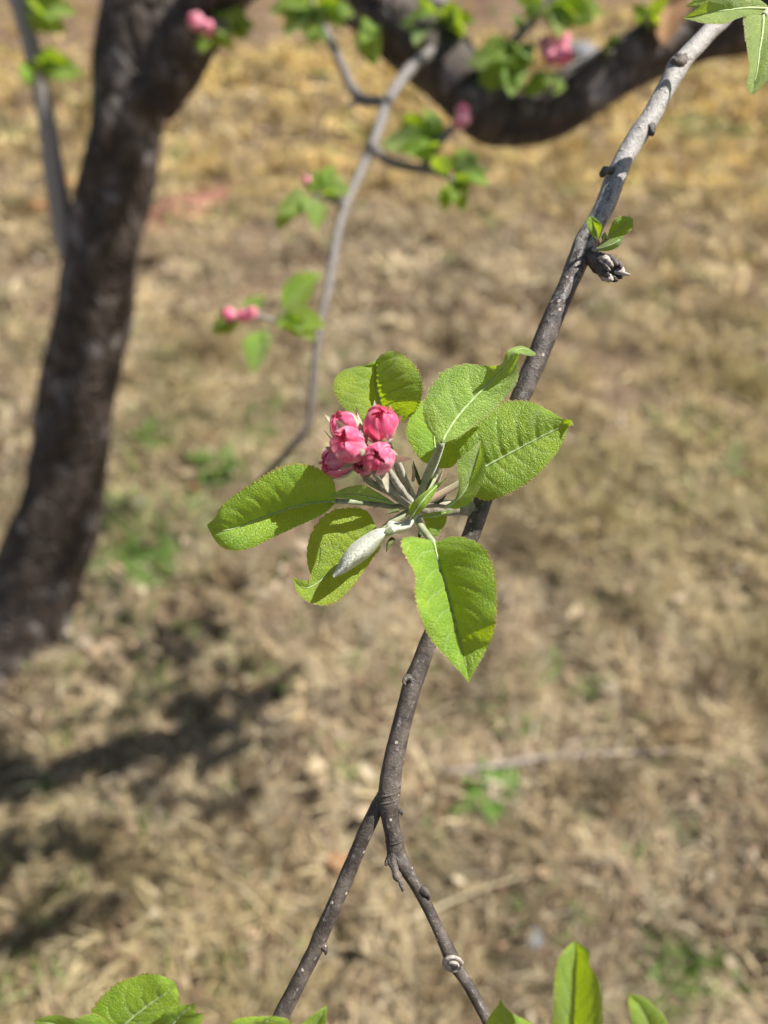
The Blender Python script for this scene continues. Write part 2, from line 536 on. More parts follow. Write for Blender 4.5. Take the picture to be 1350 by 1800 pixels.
gme.materials.append(m)
ground = bpy.data.objects.new("ground", gme); col.objects.link(ground)
tag(ground, "dry brown orchard ground with bare soil and a reddish patch", kind="structure")


# dry grass: tufts of bent straw blades, thick near the camera, coarser far away
def grass_points():
    out = []
    # (ymin, ymax, tufts per m2, blades, length, width, half-width slope)
    for y0, y1, dens, nb, ln, wd in ((0.2, 1.6, 2300, 9, 0.075, 0.0021), (1.6, 3.0, 1500, 9, 0.085, 0.0026),
                                     (3.0, 5.5, 560, 9, 0.10, 0.0042), (5.5, 14.0, 150, 9, 0.15, 0.009)):
        hw1 = 1.5 + y1 * 0.62
        n = int((y1 - y0) * 2 * hw1 * dens)
        x = rng.uniform(-hw1, hw1, n); y = rng.uniform(y0, y1, n)
        keep = (np.abs(x) < 0.75 + y * 0.56) | ((np.abs(x) < 1.5 + y * 0.62) & (rng.uniform(0, 1, n) < 0.5))
        cov = fbm(x * 6, y * 6, 21) * 0.6 + fbm(x * 1.3, y * 1.3, 22) * 0.4
        keep &= rng.uniform(0, 1, n) < np.clip((cov - 0.33) * 4.2, 0.05, 1)
        keep &= rng.uniform(0, 1, n) > red_mask(x, y) * 0.85
        bedv = np.clip((y - 9.0 + (fbm(x * 0.7, y * 0.7, 9) - 0.5) * 3.0 - np.clip(x, -3, 3) * 0.25) / 0.8, 0, 1)
        keep &= rng.uniform(0, 1, n) > bedv * 0.9
        x, y = x[keep], y[keep]
        out.append((x, y, nb, ln, wd))
    return out


STRAW = np.array(((0.52, 0.41, 0.225), (0.44, 0.345, 0.19), (0.64, 0.54, 0.33), (0.33, 0.245, 0.14), (0.44, 0.37, 0.25), (0.50, 0.395, 0.235)))
V, C, tri = [], [], 0
for x, y, nb, ln, wd in grass_points():
    n = len(x) * nb
    tx, ty = np.repeat(x, nb), np.repeat(y, nb)
    tseed = np.repeat(rng.uniform(0, 1, len(x)), nb)
    taz = np.repeat(rng.uniform(0, 2 * math.pi, len(x)), nb)
    flat = np.repeat(np.clip(rng.normal(0.22, 0.2, len(x)) + 0.75 * np.clip(fbm(x * 8, y * 8, 61) * 3 - 1.45, 0, 1), 0.02, 1.0), nb)
    az = taz + rng.normal(0, 1.1, n)
    el = np.clip(flat * 1.3 + rng.normal(0, 0.22, n), 0.02, 1.35)
    L = ln * rng.uniform(0.45, 1.35, n) * (0.7 + 0.5 * fbm(tx * 2, ty * 2, 31) + 0.5 * np.clip(fbm(tx * 8, ty * 8, 61) * 3 - 1.45, 0, 1))
    W = wd * rng.uniform(0.6, 1.5, n)
    bx = tx + rng.normal(0, ln * 0.22, n); by = ty + rng.normal(0, ln * 0.22, n)
    bz = height(bx, by) - 0.003 + rng.uniform(0, 0.012, n)
    d = np.stack((np.cos(az), np.sin(az)), 1)
    sd = np.stack((-d[:, 1], d[:, 0], rng.normal(0, 0.5, n)), 1); sd /= np.linalg.norm(sd, axis=1)[:, None]
    base = np.stack((bx, by, bz), 1)
    dirv = np.stack((d[:, 0] * np.cos(el), d[:, 1] * np.cos(el), np.sin(el)), 1)
    bend = rng.uniform(0.1, 0.75, n)[:, None] * L[:, None]
    side = np.stack((-d[:, 1], d[:, 0], np.zeros(n)), 1) * rng.normal(0, 0.16, n)[:, None] * L[:, None]
    midp = base + dirv * L[:, None] * 0.5 - np.array((0, 0, 0.12)) * bend + side * 0.5
    tip = base + dirv * L[:, None] - np.array((0, 0, 0.55)) * bend + side * 1.6
    floor = height(tip[:, 0], tip[:, 1]) + rng.uniform(0.001, 0.008, n)
    tip[:, 2] = np.maximum(tip[:, 2], floor)
    w = sd * W[:, None]
    V.append(np.stack((base - w * 0.8, base + w * 0.8, midp + w, midp - w, tip), 1).reshape(-1, 3))
    k = rng.integers(0, len(STRAW), len(x)); c = STRAW[np.repeat(k, nb)] * rng.uniform(0.72, 1.2, n)[:, None] * (0.22 + 1.36 * fbm(tx * 9, ty * 9, 71, 3))[:, None]
    gold = np.clip((ty - 2.4) / 4 + (fbm(tx * 0.8, ty * 0.8, 41) - 0.5) * 1.2 + tx * 0.12, 0, 1)[:, None]
    c = c * (1 - gold) * np.array((0.97, 0.97, 1.02)) + gold * c * np.array((1.30, 1.20, 0.80))
    olive = np.clip(fbm(tx * 1.6 + 7, ty * 1.6, 43) * 2.2 - 1.0 + 0.25 * np.clip(tx, -0.5, 1), 0, 1)[:, None] * (ty < 3)[:, None]
    c = c * (1 - olive * 0.65) + olive * 0.65 * np.array((0.34, 0.29, 0.10))
    green = (np.repeat(rng.uniform(0, 1, len(x)), nb) < 0.02 + 0.20 * np.clip(fbm(tx * 1.9, ty * 1.9, 51) * 3.4 - 1.9, 0, 1) + 0.85 * np.exp(-((tx + 0.55) / 0.30) ** 2 - ((ty - 1.75) / 0.42) ** 2) * np.clip(fbm(tx * 6, ty * 6, 52) * 3 - 0.9, 0, 1))
    c[green] = np.array((0.15, 0.22, 0.055)) * rng.uniform(0.6, 1.4, green.sum())[:, None]
    brown = np.repeat(rng.uniform(0, 1, len(x)) < 0.13, nb)
    c[brown] = np.array((0.20, 0.135, 0.085)) * rng.uniform(0.6, 1.5, brown.sum())[:, None]
    C.append(np.repeat(c, 5, axis=0))
V = np.vstack(V); C = np.vstack(C); nbld = len(V) // 5
o5 = np.arange(nbld)[:, None] * 5
loops = np.hstack((o5 + np.array((0, 1, 2, 3)), o5 + np.array((3, 2, 4)))).ravel()
starts = np.stack((np.arange(nbld) * 7, np.arange(nbld) * 7 + 4), 1).ravel()
dme = bpy.data.meshes.new("dry_grass")
dme.vertices.add(len(V)); dme.vertices.foreach_set("co", V.ravel())
dme.loops.add(len(loops)); dme.loops.foreach_set("vertex_index", loops)
dme.polygons.add(len(starts)); dme.polygons.foreach_set("loop_start", starts)
dme.update(calc_edges=True)
at = dme.color_attributes.new("col", 'FLOAT_COLOR', 'POINT')
at.data.foreach_set("color", np.hstack((np.clip(C, 0, 1), np.ones((len(C), 1)))).ravel())
m, nt, out = new_mat("dry_grass"); b = NB(nt)
va = b.n("ShaderNodeVertexColor", layer_name="col")
pr = b.n("ShaderNodeBsdfPrincipled"); b.l(va.outputs[0], pr.inputs["Base Color"]); pr.inputs["Roughness"].default_value = 0.55
pr.inputs["Specular IOR Level"].default_value = 0.35
tr = b.n("ShaderNodeBsdfTranslucent"); b.l(va.outputs[0], tr.inputs[0])
mx = b.n("ShaderNodeMixShader"); mx.inputs[0].default_value = 0.25
b.l(pr.outputs[0], mx.inputs[1]); b.l(tr.outputs[0], mx.inputs[2]); b.l(mx.outputs[0], out.inputs[0])
dme.materials.append(m)
dry = bpy.data.objects.new("dry_grass", dme); col.objects.link(dry)
tag(dry, "matted straw coloured dry grass covering the ground", "grass", kind="stuff")
print("blades", nbld)


# leaf crumbs and bits of thatch too small to pick apart
n = 9000
ly = 0.3 + 3.6 * rng.uniform(0, 1, n) ** 1.3; lx = rng.uniform(-1, 1, n) * (0.8 + ly * 0.56)
keep = rng.uniform(0, 1, n) < np.clip(fbm(lx * 4, ly * 4, 81) * 3 - 0.9, 0.1, 1)
lx, ly = lx[keep], ly[keep]; n = len(lx)
sz = rng.uniform(0.004, 0.013, n) * (1 + (rng.uniform(0, 1, n) < 0.12) * 0.9); az = rng.uniform(0, 6.28, n)
base_ = np.stack((lx, ly, height(lx, ly) + rng.uniform(0.008, 0.035, n)), 1)
tl = rng.normal(0, 0.45, (n, 2))
e1 = np.stack((np.cos(az), np.sin(az), tl[:, 0]), 1) * sz[:, None]; e2 = np.stack((-np.sin(az), np.cos(az), tl[:, 1]), 1) * sz[:, None] * rng.uniform(0.35, 0.8, n)[:, None]
up_ = np.array((0, 0, 1)) * sz[:, None] * rng.uniform(0.0, 0.5, n)[:, None]
LVt = np.stack((base_ - e1, base_ - e1 * 0.3 - e2 + up_, base_ - e1 * 0.1, base_ - e1 * 0.3 + e2 + up_, base_ + e1 * 0.5 - e2 * 0.9 + up_, base_ + e1 * 0.5 + e2 * 0.9 + up_, base_ + e1 * 1.1), 1).reshape(-1, 3)
q7 = np.arange(n)[:, None] * 7
LF = np.vstack((q7 + np.array((0, 1, 2, 3)), q7 + np.array((1, 4, 6, 2)), q7 + np.array((2, 6, 5, 3))))
lme = bpy.data.meshes.new("leaf_litter")
lme.from_pydata(LVt.tolist(), [], LF.tolist())
at = lme.color_attributes.new("col", 'FLOAT_COLOR', 'POINT')
tone = np.array(((0.52, 0.44, 0.31), (0.45, 0.33, 0.21), (0.30, 0.19, 0.12), (0.46, 0.36, 0.26), (0.40, 0.30, 0.20)))[rng.integers(0, 5, n)] * rng.uniform(0.75, 1.15, n)[:, None]
at.data.foreach_set("color", np.hstack((np.repeat(tone, 7, axis=0), np.ones((n * 7, 1)))).ravel())
lme.materials.append(m)
lit = bpy.data.objects.new("leaf_litter", lme); col.objects.link(lit)
tag(lit, "scattered crumbs of dead leaves and thatch among the dry grass", "litter", kind="stuff")


# ------------------------------------------------------------------ leaf shapes for the blurred clusters
def proto_leaf(name, mat, fold, curl, wid, seed, serr=True):
    """a leaf one unit long along +x, upper side +z, with its stalk"""
    r = random.Random(seed)
    nu, nv = 16, 5
    V, U, Fc = [], [], []
    for i in range(nu + 1):
        u = i / nu
        w = wid * (math.sin(math.pi * min(1, u ** 0.85)) ** 0.75) * (1 - 0.18 * u) + 0.004
        for j in range(-nv, nv + 1):
            v = j / nv
            ww = w * (1 + (0.05 * ((i * 2) % 3 - 1) if serr and abs(j) == nv else 0))
            y = v * ww * math.cos(fold * abs(v))
            z = abs(v) * ww * math.sin(fold) + 0.03 * math.sin(u * 9 + seed) * abs(v)
            x = u
            # bend along the length
            a = curl * u
            V.append((0.22 + x * math.cos(a * 0.5), y, z * math.cos(a) - x * math.sin(a * 0.5)))
            U.append((u, v * 0.5 + 0.5))
    k = 2 * nv + 1
    for i in range(nu):
        for j in range(k - 1):
            Fc.append((i * k + j, (i + 1) * k + j, (i + 1) * k + j + 1, i * k + j + 1))
    n0 = len(V)
    tv, tf, tu = tube_geo([(0, 0, -0.02, 0.018), (0.1, 0, 0.0, 0.016), (0.24, 0, 0.0, 0.014)], 6, 4)
    V += [tuple(q) for q in tv]; U += [(0.5, 0.5)] * len(tv); Fc += [tuple(n0 + q for q in f) for f in tf]
    return mesh_from(name, V, Fc, mat, U)


LEAVES = [proto_leaf("leaf", MAT['leaf'], 0.35, 0.5, 0.36, 1), proto_leaf("leaf", MAT['leaf'], 0.5, 0.2, 0.33, 2),
          proto_leaf("leaf", MAT['leaf'], 0.25, 0.9, 0.37, 3), proto_leaf("leaf", MAT['leaf_pale'], 0.45, 0.6, 0.38, 4)]


def place_leaf(parent, base, tip, kind=0, roll=0.0, face=None, name="leaf"):
    """a copy of a leaf with its stalk at base and its tip at tip; upper side towards face"""
    base, tip = np.array(base), np.array(tip)
    L = np.linalg.norm(tip - base)
    x = (tip - base) / L
    f = norm((CAM - base) * 0.5 / np.linalg.norm(CAM - base) + np.array((0, 0, 0.8))) if face is None else np.array(face)
    z = norm(f - x * np.dot(f, x)); y = np.cross(z, x)
    M = Matrix(((x[0], y[0], z[0], 0), (x[1], y[1], z[1], 0), (x[2], y[2], z[2], 0), (0, 0, 0, 1)))
    M = M @ Matrix.Rotation(roll, 4, 'X')
    o = bpy.data.objects.new(name, LEAVES[kind])
    col.objects.link(o)
    o.parent = parent
    o.matrix_local = Matrix.Translation(Vector(base - ORIGIN[root_of(parent).name])) @ M @ Matrix.Scale(L / 1.18, 4)
    return o


# ------------------------------------------------------------------ flower buds
def frame(axis):
    a = norm(axis)
    e1 = norm(np.cross(a, (0.2, 0.9, 0.37))); e2 = np.cross(a, e1)
    return a, e1, e2


def petal_geo(center, axis, R, az, layer, op, seed, ns=12, nt_=10, elong=1.0, half=1.15):
    a, e1, e2 = frame(axis)
    r = random.Random(seed)
    p1, p2, p3 = r.uniform(0, 6), r.uniform(0, 6), r.uniform(0, 6)
    end = 3.06 - 0.13 * layer + r.uniform(-0.08, 0.05)
    V, U, Fc = [], [], []
    for i in range(ns + 1):
        s = i / ns
        th = 0.30 + s * (end - 0.30)
        hw = half * (0.42 + 0.58 * math.sin(math.pi * min(1, 0.12 + s * 0.72)) ** 0.8)
        for j in range(nt_ + 1):
            t = -1 + 2 * j / nt_
            ph = az + t * hw
            th2 = th - 0.16 * t ** 4 * s + 0.07 * s * math.sin(6 * t + p2) - 0.10 * s ** 4 * math.exp(-(t / 0.25) ** 2)
            rr = R * (0.90 + 0.055 * layer + 0.05 * t * (1 if layer % 2 else -1) + 0.07 * s * math.sin(2.6 * t + p1) + 0.06 * s * math.sin(5 * t + p2 + 4 * s) + 0.035 * math.sin(9 * s + 3 * t + p3))
            rad = math.sin(th2) * rr + op * R * s ** 2.5 * (0.5 + 0.3 * math.sin(p3 + 2 * t))
            h = -math.cos(th2) * rr * elong
            V.append(center + a * h + (e1 * math.cos(ph) + e2 * math.sin(ph)) * rad)
            U.append((s, j / nt_))
    k = nt_ + 1
    for i in range(ns):
        for j in range(nt_):
            Fc.append((i * k + j, i * k + j + 1, (i + 1) * k + j + 1, (i + 1) * k + j))
    return np.array(V), Fc, U


def sepal_geo(center, axis, R, az, length, flare, width=0.40):
    a, e1, e2 = frame(axis)
    rd = e1 * math.cos(az) + e2 * math.sin(az); sd = -e1 * math.sin(az) + e2 * math.cos(az)
    V, U, Fc = [], [], []
    n = 8
    for i in range(n + 1):
        s = i / n
        th = 0.35 + s * length
        p = center + a * (-math.cos(th) * R * 1.15) + rd * (math.sin(min(th, 1.7)) * R * 1.2 + flare * R * s * s)
        w = R * width * (1 - s) ** 0.8 * (0.7 + 0.6 * s) + R * 0.012
        for t in (-1, 0, 1):
            V.append(p + sd * w * t + rd * (-abs(t) * w * 0.35)); U.append((s, (t + 1) / 2))
    for i in range(n):
        for j in range(2):
            Fc.append((i * 3 + j, i * 3 + j + 1, (i + 1) * 3 + j + 1, (i + 1) * 3 + j))
    return np.array(V), Fc, U


# one small closed bud for the blurred clusters
def proto_bud():
    V, Fc, U = [], [], []
    for k in range(5):
        v, f, u = petal_geo(np.zeros(3), (0, 0, 1), 1.0, k * 1.2566, k % 3, 0.1, 40 + k, 8, 6)
        n0 = len(V); V += list(v); U += u; Fc += [tuple(n0 + q for q in g) for g in f]
    n0 = len(V)
    tv, tf, tu = tube_geo([(0, 0, -3.2, 0.17), (0, 0, -1.5, 0.18), (0, 0, -1.0, 0.4), (0, 0, -0.7, 0.5)], 7, 6)
    V += list(tv); U += [(0.0, 0.5)] * len(tv); Fc += [tuple(n0 + q for q in f) for f in tf]
    me = mesh_from("flower_bud", V, Fc, MAT['petal_pale'], U)
    me.materials.append(MAT['stalk'])
    for p in me.polygons:
        if p.vertices[0] >= n0: p.material_index = 1
    return me


BUD = proto_bud()


def place_bud(parent, pos, axis, R):
    o = bpy.data.objects.new("flower_bud", BUD); col.objects.link(o); o.parent = parent
    q = Vector((0, 0, 1)).rotation_difference(Vector(norm(axis)))
    o.matrix_local = Matrix.Translation(Vector(np.array(pos) - ORIGIN[root_of(parent).name])) @ q.to_matrix().to_4x4() @ Matrix.Scale(R, 4)
    return o


# ------------------------------------------------------------------ the apple tree behind
base = G(20, 1150); base[2] = height(base[0], base[1])
tree = thing("apple_tree", "dark leaning apple tree trunk with low crooked limb and young leaves", "tree", base)


def trunk_flare(t, ang):
    k = max(0, (0.16 - t) / 0.16)
    return 1 + k * k * (0.5 + 0.45 * np.sin(ang * 4 + 1.0)) + 0.07 * np.sin(ang * 3 + t * 14) + 0.05 * np.sin(ang * 5 - t * 31)


trunk_rows = []
for px, py, w, Yh in ((2, 1205, 190, 1.20), (24, 1110, 172, 1.27), (66, 1000, 150, 1.30), (103, 900, 132, 1.32), (125, 800, 128, 1.34), (140, 700, 126, 1.35), (154, 600, 126, 1.36),
                      (171, 500, 126, 1.37), (190, 400, 122, 1.38), (209, 300, 120, 1.39), (224, 200, 122, 1.40), (238, 110, 130, 1.41), (248, 30, 128, 1.42), (255, -60, 118, 1.44),
                      (262, -180, 108, 1.46), (275, -330, 100, 1.50)):
    u = (900 - py) / F
    d = Yh / (math.cos(PITCH) + u * math.sin(PITCH))
    trunk_rows.append(np.append(P(px, py, d * 1000), w / F * d * 0.5))
trunk = tube("trunk", trunk_rows, MAT['bark'], tree, 40, 90, rough=0.16, seed=3, freq=9.0, flare=trunk_flare)
# the limb that leaves the crotch, arches over the top of the picture and dips to a crook
limb = ptube("limb", [(268, 190, 1215, 70), (305, 120, 1190, 96), (335, 55, 1160, 98), (385, -20, 1120, 98), (470, -85, 1070, 98), (570, -60, 1030, 98), (645, 5, 1000, 100), (710, 58, 980, 104),
                      (775, 110, 965, 108), (830, 165, 955, 104), (868, 205, 950, 92), (925, 212, 950, 76), (985, 190, 950, 82), (1050, 145, 950, 92), (1120, 100, 950, 96), (1190, 72, 950, 96),
                      (1270, 50, 950, 94), (1360, 30, 950, 92), (1480, -20, 950, 88), (1650, -120, 960, 80)],
             MAT['bark'], tree, 28, 150, rough=0.22, seed=5, freq=13.0)
MAT['lichen_twig'] = twig_material("old_twig_bark", 0.25, 0.6, 0.3)
MAT['silver_bark'] = twig_material("silver_bark", 5, 6, 0.8)
limb2 = ptube("limb", [(600, -420, 1020, 14), (655, -260, 1000, 28), (700, -140, 985, 40), (735, -50, 975, 50), (775, 40, 965, 60), (815, 120, 958, 70), (852, 190, 952, 60)], MAT['bark'], tree, 18, 30, rough=0.15, seed=6, freq=14)
limb3 = ptube("limb", [(-60, -420, 1180, 12), (-15, -200, 1175, 20), (10, -60, 1190, 26), (30, 0, 1205, 29), (58, 95, 1245, 31), (80, 200, 1290, 33), (97, 310, 1345, 37), (113, 400, 1405, 42), (138, 480, 1440, 46)], MAT['silver_bark'], tree, 16, 40, rough=0.12, seed=7, freq=20)
# the thin hanging twig behind the blossom
hang = ptube("twig", [(790, 70, 955, 25), (757, 92, 930, 22), (715, 128, 900, 20), (682, 178, 870, 20), (662, 235, 845, 20), (640, 288, 825, 18), (617, 338, 805, 16), (600, 385, 790, 17), (586, 450, 775, 16),
                      (576, 510, 765, 16), (562, 570, 755, 14), (553, 640, 748, 14), (548, 700, 742, 12), (541, 750, 738, 11), (520, 778, 740, 12), (490, 812, 750, 12), (455, 850, 765, 11)],
             MAT['lichen_twig'], tree, 14, 70, rough=0.13, seed=9, freq=40)
side_l = ptube("twig", [(672, 178, 868, 18), (640, 176, 872, 19), (622, 160, 880, 18), (605, 125, 895, 16), (585, 80, 915, 16), (566, 40, 930, 15), (548, 5, 945, 13)], MAT['lichen_twig'], tree, 10, 30, rough=0.15, seed=10, freq=40)
ptube("spur", [(640, 176, 872, 14), (622, 182, 868, 9), (608, 188, 866, 5)], MAT['lichen_twig'], tree, 8, 8)
side_r = ptube("twig", [(655, 250, 842, 15), (670, 275, 838, 16), (700, 290, 830, 15), (740, 297, 822, 15), (775, 306, 815, 13), (798, 318, 810, 10)], MAT['lichen_twig'], tree, 10, 26, rough=0.15, seed=11, freq=40)
ptube("spur", [(742, 297, 822, 14), (755, 275, 818, 18), (770, 252, 812, 20), (785, 235, 806, 16), (796, 222, 800, 9)], MAT['lichen_twig'], tree, 10, 14, rough=0.2, seed=12, freq=60)
ptube("spur", [(604, 370, 794, 16), (597, 355, 790, 17), (593, 343, 788, 13)], MAT['lichen_twig'], tree, 8, 8)
side_c = ptube("twig", [(552, 575, 755, 12), (530, 578, 750, 10), (500, 572, 742, 9), (470, 560, 735, 9), (450, 556, 730, 8)], MAT['lichen_twig'], tree, 8, 16, rough=0.1, seed=13)
side_d = ptube("twig", [(612, 345, 805, 10), (590, 352, 800, 9), (570, 350, 795, 8), (555, 342, 792, 8)], MAT['lichen_twig'], tree, 8, 12)
top_tw = ptube("twig", [(838, 175, 950, 30), (860, 130, 930, 26), (885, 95, 915, 20), (915, 60, 900, 15), (950, 20, 890, 12), (985, -30, 880, 10)], MAT['lichen_twig'], tree, 10, 24, rough=0.15, seed=14, freq=40)
top_tx = ptube("twig", [(1120, 80, 945, 20), (1050, 95, 925, 12), (980, 130, 910, 10), (925, 160, 905, 10), (900, 150, 900, 9)], MAT['lichen_twig'], tree, 8, 20)
top_tl = ptube("twig", [(330, 60, 1150, 22), (350, 40, 1125, 16), (375, 40, 1110, 12), (400, 45, 1100, 8)], MAT['lichen_twig'], tree, 8, 12)

# leaves of the blurred clusters: (twig, base px, base mm, tip px, tip mm, kind)
LV = [
    (side_d, 560, 345, 793, 583, 285, 790, 0), (side_d, 553, 345, 790, 478, 380, 775, 2), (side_d, 560, 348, 790, 556, 392, 770, 3), (side_d, 562, 346, 792, 610, 330, 780, 0), (side_d, 556, 340, 795, 535, 325, 780, 1), (side_d, 558, 340, 795, 600, 300, 800, 3),
    (side_c, 480, 560, 738, 558, 556, 715, 2), (side_c, 485, 556, 738, 552, 478, 750, 1), (side_c, 470, 570, 735, 440, 640, 712, 3), (side_c, 440, 556, 730, 357, 560, 735, 2), (side_c, 455, 552, 730, 462, 515, 735, 1), (side_c, 450, 550, 730, 430, 520, 740, 0), (side_c, 505, 572, 745, 548, 586, 720, 0),
    (side_r, 770, 262, 812, 675, 240, 800, 3), (side_r, 772, 255, 810, 700, 205, 815, 0), (side_r, 768, 250, 812, 745, 185, 820, 1), (side_r, 775, 262, 808, 715, 262, 790, 0), (side_r, 768, 248, 812, 762, 195, 800, 3),
    (side_r, 795, 315, 810, 842, 268, 800, 3), (side_r, 793, 318, 810, 845, 300, 790, 2), (side_r, 795, 318, 810, 800, 352, 790, 1), (side_r, 790, 316, 810, 770, 275, 800, 0), (side_r, 797, 315, 808, 822, 255, 815, 0), (side_r, 795, 318, 808, 825, 330, 800, 3),
    (top_tw, 900, 90, 910, 850, 120, 880, 2), (top_tw, 905, 95, 905, 870, 145, 875, 0), (top_tw, 895, 92, 908, 905, 145, 870, 3), (top_tw, 900, 85, 910, 860, 85, 900, 0), (top_tw, 905, 85, 905, 935, 95, 880, 1), (top_tw, 885, 95, 915, 850, 60, 930, 2), (top_tw, 920, 60, 900, 905, 20, 900, 0),
    (top_tw, 955, 15, 890, 1000, 40, 870, 3), (top_tw, 955, 12, 890, 1065, 10, 890, 0), (top_tw, 955, 15, 890, 930, 25, 880, 1), (top_tw, 965, 5, 888, 1040, 28, 868, 2), (top_tw, 960, 10, 890, 910, -5, 880, 0), (top_tw, 965, 0, 888, 1000, -25, 890, 3),
    (top_tx, 915, 158, 905, 960, 150, 880, 0), (top_tx, 920, 160, 905, 975, 130, 895, 3), (top_tx, 905, 152, 902, 925, 120, 890, 1), (top_tx, 985, 130, 910, 982, 160, 895, 3), (top_tx, 1060, 95, 925, 1090, 60, 915, 0),
    (side_l, 555, 15, 942, 480, 12, 920, 0), (side_l, 555, 18, 942, 500, 45, 915, 3), (side_l, 552, 10, 943, 545, 60, 915, 3), (side_l, 555, 12, 942, 620, 15, 930, 0), (side_l, 550, 5, 945, 510, -20, 940, 2), (side_l, 550, 10, 943, 600, 40, 920, 1), (side_l, 575, 60, 922, 540, 55, 905, 2), (side_l, 552, 8, 943, 565, -25, 950, 0),
    (top_tl, 395, 45, 1100, 440, 30, 1080, 2), (top_tl, 395, 45, 1100, 400, 80, 1080, 0), (top_tl, 385, 42, 1105, 355, 85, 1085, 1), (top_tl, 395, 42, 1100, 425, 5, 1100, 0), (top_tl, 400, 48, 1100, 435, 55, 1080, 3), (top_tl, 375, 40, 1110, 400, 10, 1110, 1),
    (limb3, 62, 110, 1235, 45, 135, 1190, 1), (limb3, 64, 112, 1222, 125, 118, 1195, 2), (limb3, 60, 105, 1222, 100, 95, 1190, 0),
    (limb3, 40, 20, 1205, 95, 40, 1180, 2), (limb3, 40, 15, 1205, 120, 10, 1180, 0), (limb3, 38, 10, 1205, 75, -15, 1190, 3),
    (limb2, 775, 40, 950, 720, 35, 920, 2), (limb2, 770, 30, 950, 800, 10, 920, 0), (limb2, 778, 45, 948, 830, 35, 910, 1), (limb2, 768, 30, 950, 735, 0, 930, 3),
    (limb, 655, 40, 960, 648, 98, 930, 3), (limb, 1135, 45, 915, 1120, 10, 890, 0), (limb, 1140, 45, 915, 1165, -5, 880, 3), (limb, 1138, 45, 915, 1145, 30, 880, 1),
]
for tw, bx_, by_, bd, tx_, ty_, td, k in LV:
    face = norm(norm(CAM - P(bx_, by_, bd)) * 0.8 + np.array((random.uniform(-0.4, 0.5), random.uniform(-0.3, 0.3), random.uniform(0.1, 0.7))))
    place_leaf(tw, P(bx_, by_, bd), P(tx_, ty_, td), k, random.uniform(-0.4, 0.4), face)
    for _x in range(2 if tw in (top_tw, side_l, side_r, top_tl) else 1):
        face = norm(np.array((random.uniform(-0.6, 0.6), random.uniform(-0.7, 0.3), random.uniform(0.3, 1.0))))
        f_ = random.uniform(0.55, 0.85)
        place_leaf(tw, P(bx_, by_, bd), P(bx_ + (tx_ - bx_) * f_ + random.uniform(-22, 22), by_ + (ty_ - by_) * f_ + random.uniform(-22, 22), td + random.uniform(-15, 15)), random.randint(0, 3), random.uniform(-0.5, 0.5), face)
for tw, x, y, d, w, ax in ((side_c, 403, 553, 722, 26, (-1, -0.3, 0.2)), (side_c, 428, 556, 718, 24, (-0.4, -0.8, 0.5)), (side_c, 442, 550, 715, 24, (0.2, -0.7, 0.7)),
                           (side_r, 812, 196, 795, 26, (0.2, -0.3, 1)), (side_r, 808, 215, 795, 24, (-0.2, -0.7, 0.3)), (side_r, 818, 210, 792, 20, (0.6, -0.4, 0.4)),
                           (top_tx, 962, 80, 880, 34, (-0.5, -0.6, 0.5)), (top_tx, 985, 72, 880, 36, (0.2, -0.5, 0.8)), (top_tx, 990, 98, 875, 34, (0.5, -0.7, 0.1)), (top_tx, 968, 100, 878, 26, (-0.3, -0.8, 0)),
                           (top_tl, 345, 38, 1095, 30, (-0.4, -0.7, 0.4)), (top_tl, 365, 50, 1090, 28, (0.1, -0.8, 0.1)), (side_d, 540, 318, 785, 18, (-0.3, -0.3, 0.8))):
    place_bud(tw, P(x, y, d), ax, wpx(w, d))
# brown withered leaf that hangs from the limb
wl = place_leaf(limb, P(1180, -25, 935), P(1172, 42, 900), 1, 0.3, (0, -1, 0.3), "withered_leaf")
wl.data = wl.data.copy(); wl.data.materials[0] = MAT['dead_leaf']; wl["label"] = "withered orange brown leaf"
wl.scale = [s * 1.3 for s in wl.scale]

# the part of the crown above the picture: limbs and leaves that shade the trunk and dapple the ground
cr = []
up_limbs = [((255, -330, 1500), [(-0.75, 1.62, 2.0), (-0.35, 1.75, 2.35), (0.25, 1.9, 2.55)]),
            ((255, -330, 1500), [(-0.95, 1.5, 2.2), (-1.25, 1.4, 2.7)]),
            ((255, -330, 1500), [(-0.55, 1.35, 2.1), (-0.2, 1.15, 2.4), (0.3, 1.2, 2.5)]),
            ((255, -330, 1500), [(-0.7, 1.9, 2.1), (-0.4, 2.3, 2.4), (0.2, 2.5, 2.5)])]
CV, CF, CU = [], [], []
CROWN_LIMBS = []
start = trunk_rows[-2][:3]
lr = random.Random(5)
pm = LEAVES[0]
pv = np.array([v.co[:] for v in pm.vertices]); pf = [tuple(p.vertices) for p in pm.polygons]
puv = np.zeros(len(pm.loops) * 2); pm.uv_layers[0].data.foreach_get("uv", puv)
for _, pts in up_limbs:
    rows = [np.append(start, 0.03)] + [np.append(np.array(p), 0.028 - 0.008 * i) for i, p in enumerate(pts)]
    tube("limb", rows, MAT['bark'], tree, 12, 30, rough=0.15, seed=lr.randint(0, 99), freq=12)
    rr = crom(rows, 26)
    CROWN_LIMBS.append(rr)
    for q in rr[5:]:
        if lr.random() < 0.45: continue
        c = q[:3] + np.array((lr.gauss(0, 0.09), lr.gauss(0, 0.09), lr.gauss(0.02, 0.07)))
        for _k in range(lr.randint(4, 7)):
            d = norm((lr.gauss(0, 1), lr.gauss(0, 1), lr.gauss(0.2, 0.6))); f = norm((lr.gauss(0, .5), lr.gauss(0, .5), 1))
            z = norm(f - d * np.dot(f, d)); yv = np.cross(z, d)
            M3 = np.stack((d, yv, z), 1) * lr.uniform(0.035, 0.06)
            n0 = len(CV); CV += list((pv @ M3.T) + c); CF += [tuple(n0 + i for i in g) for g in pf]
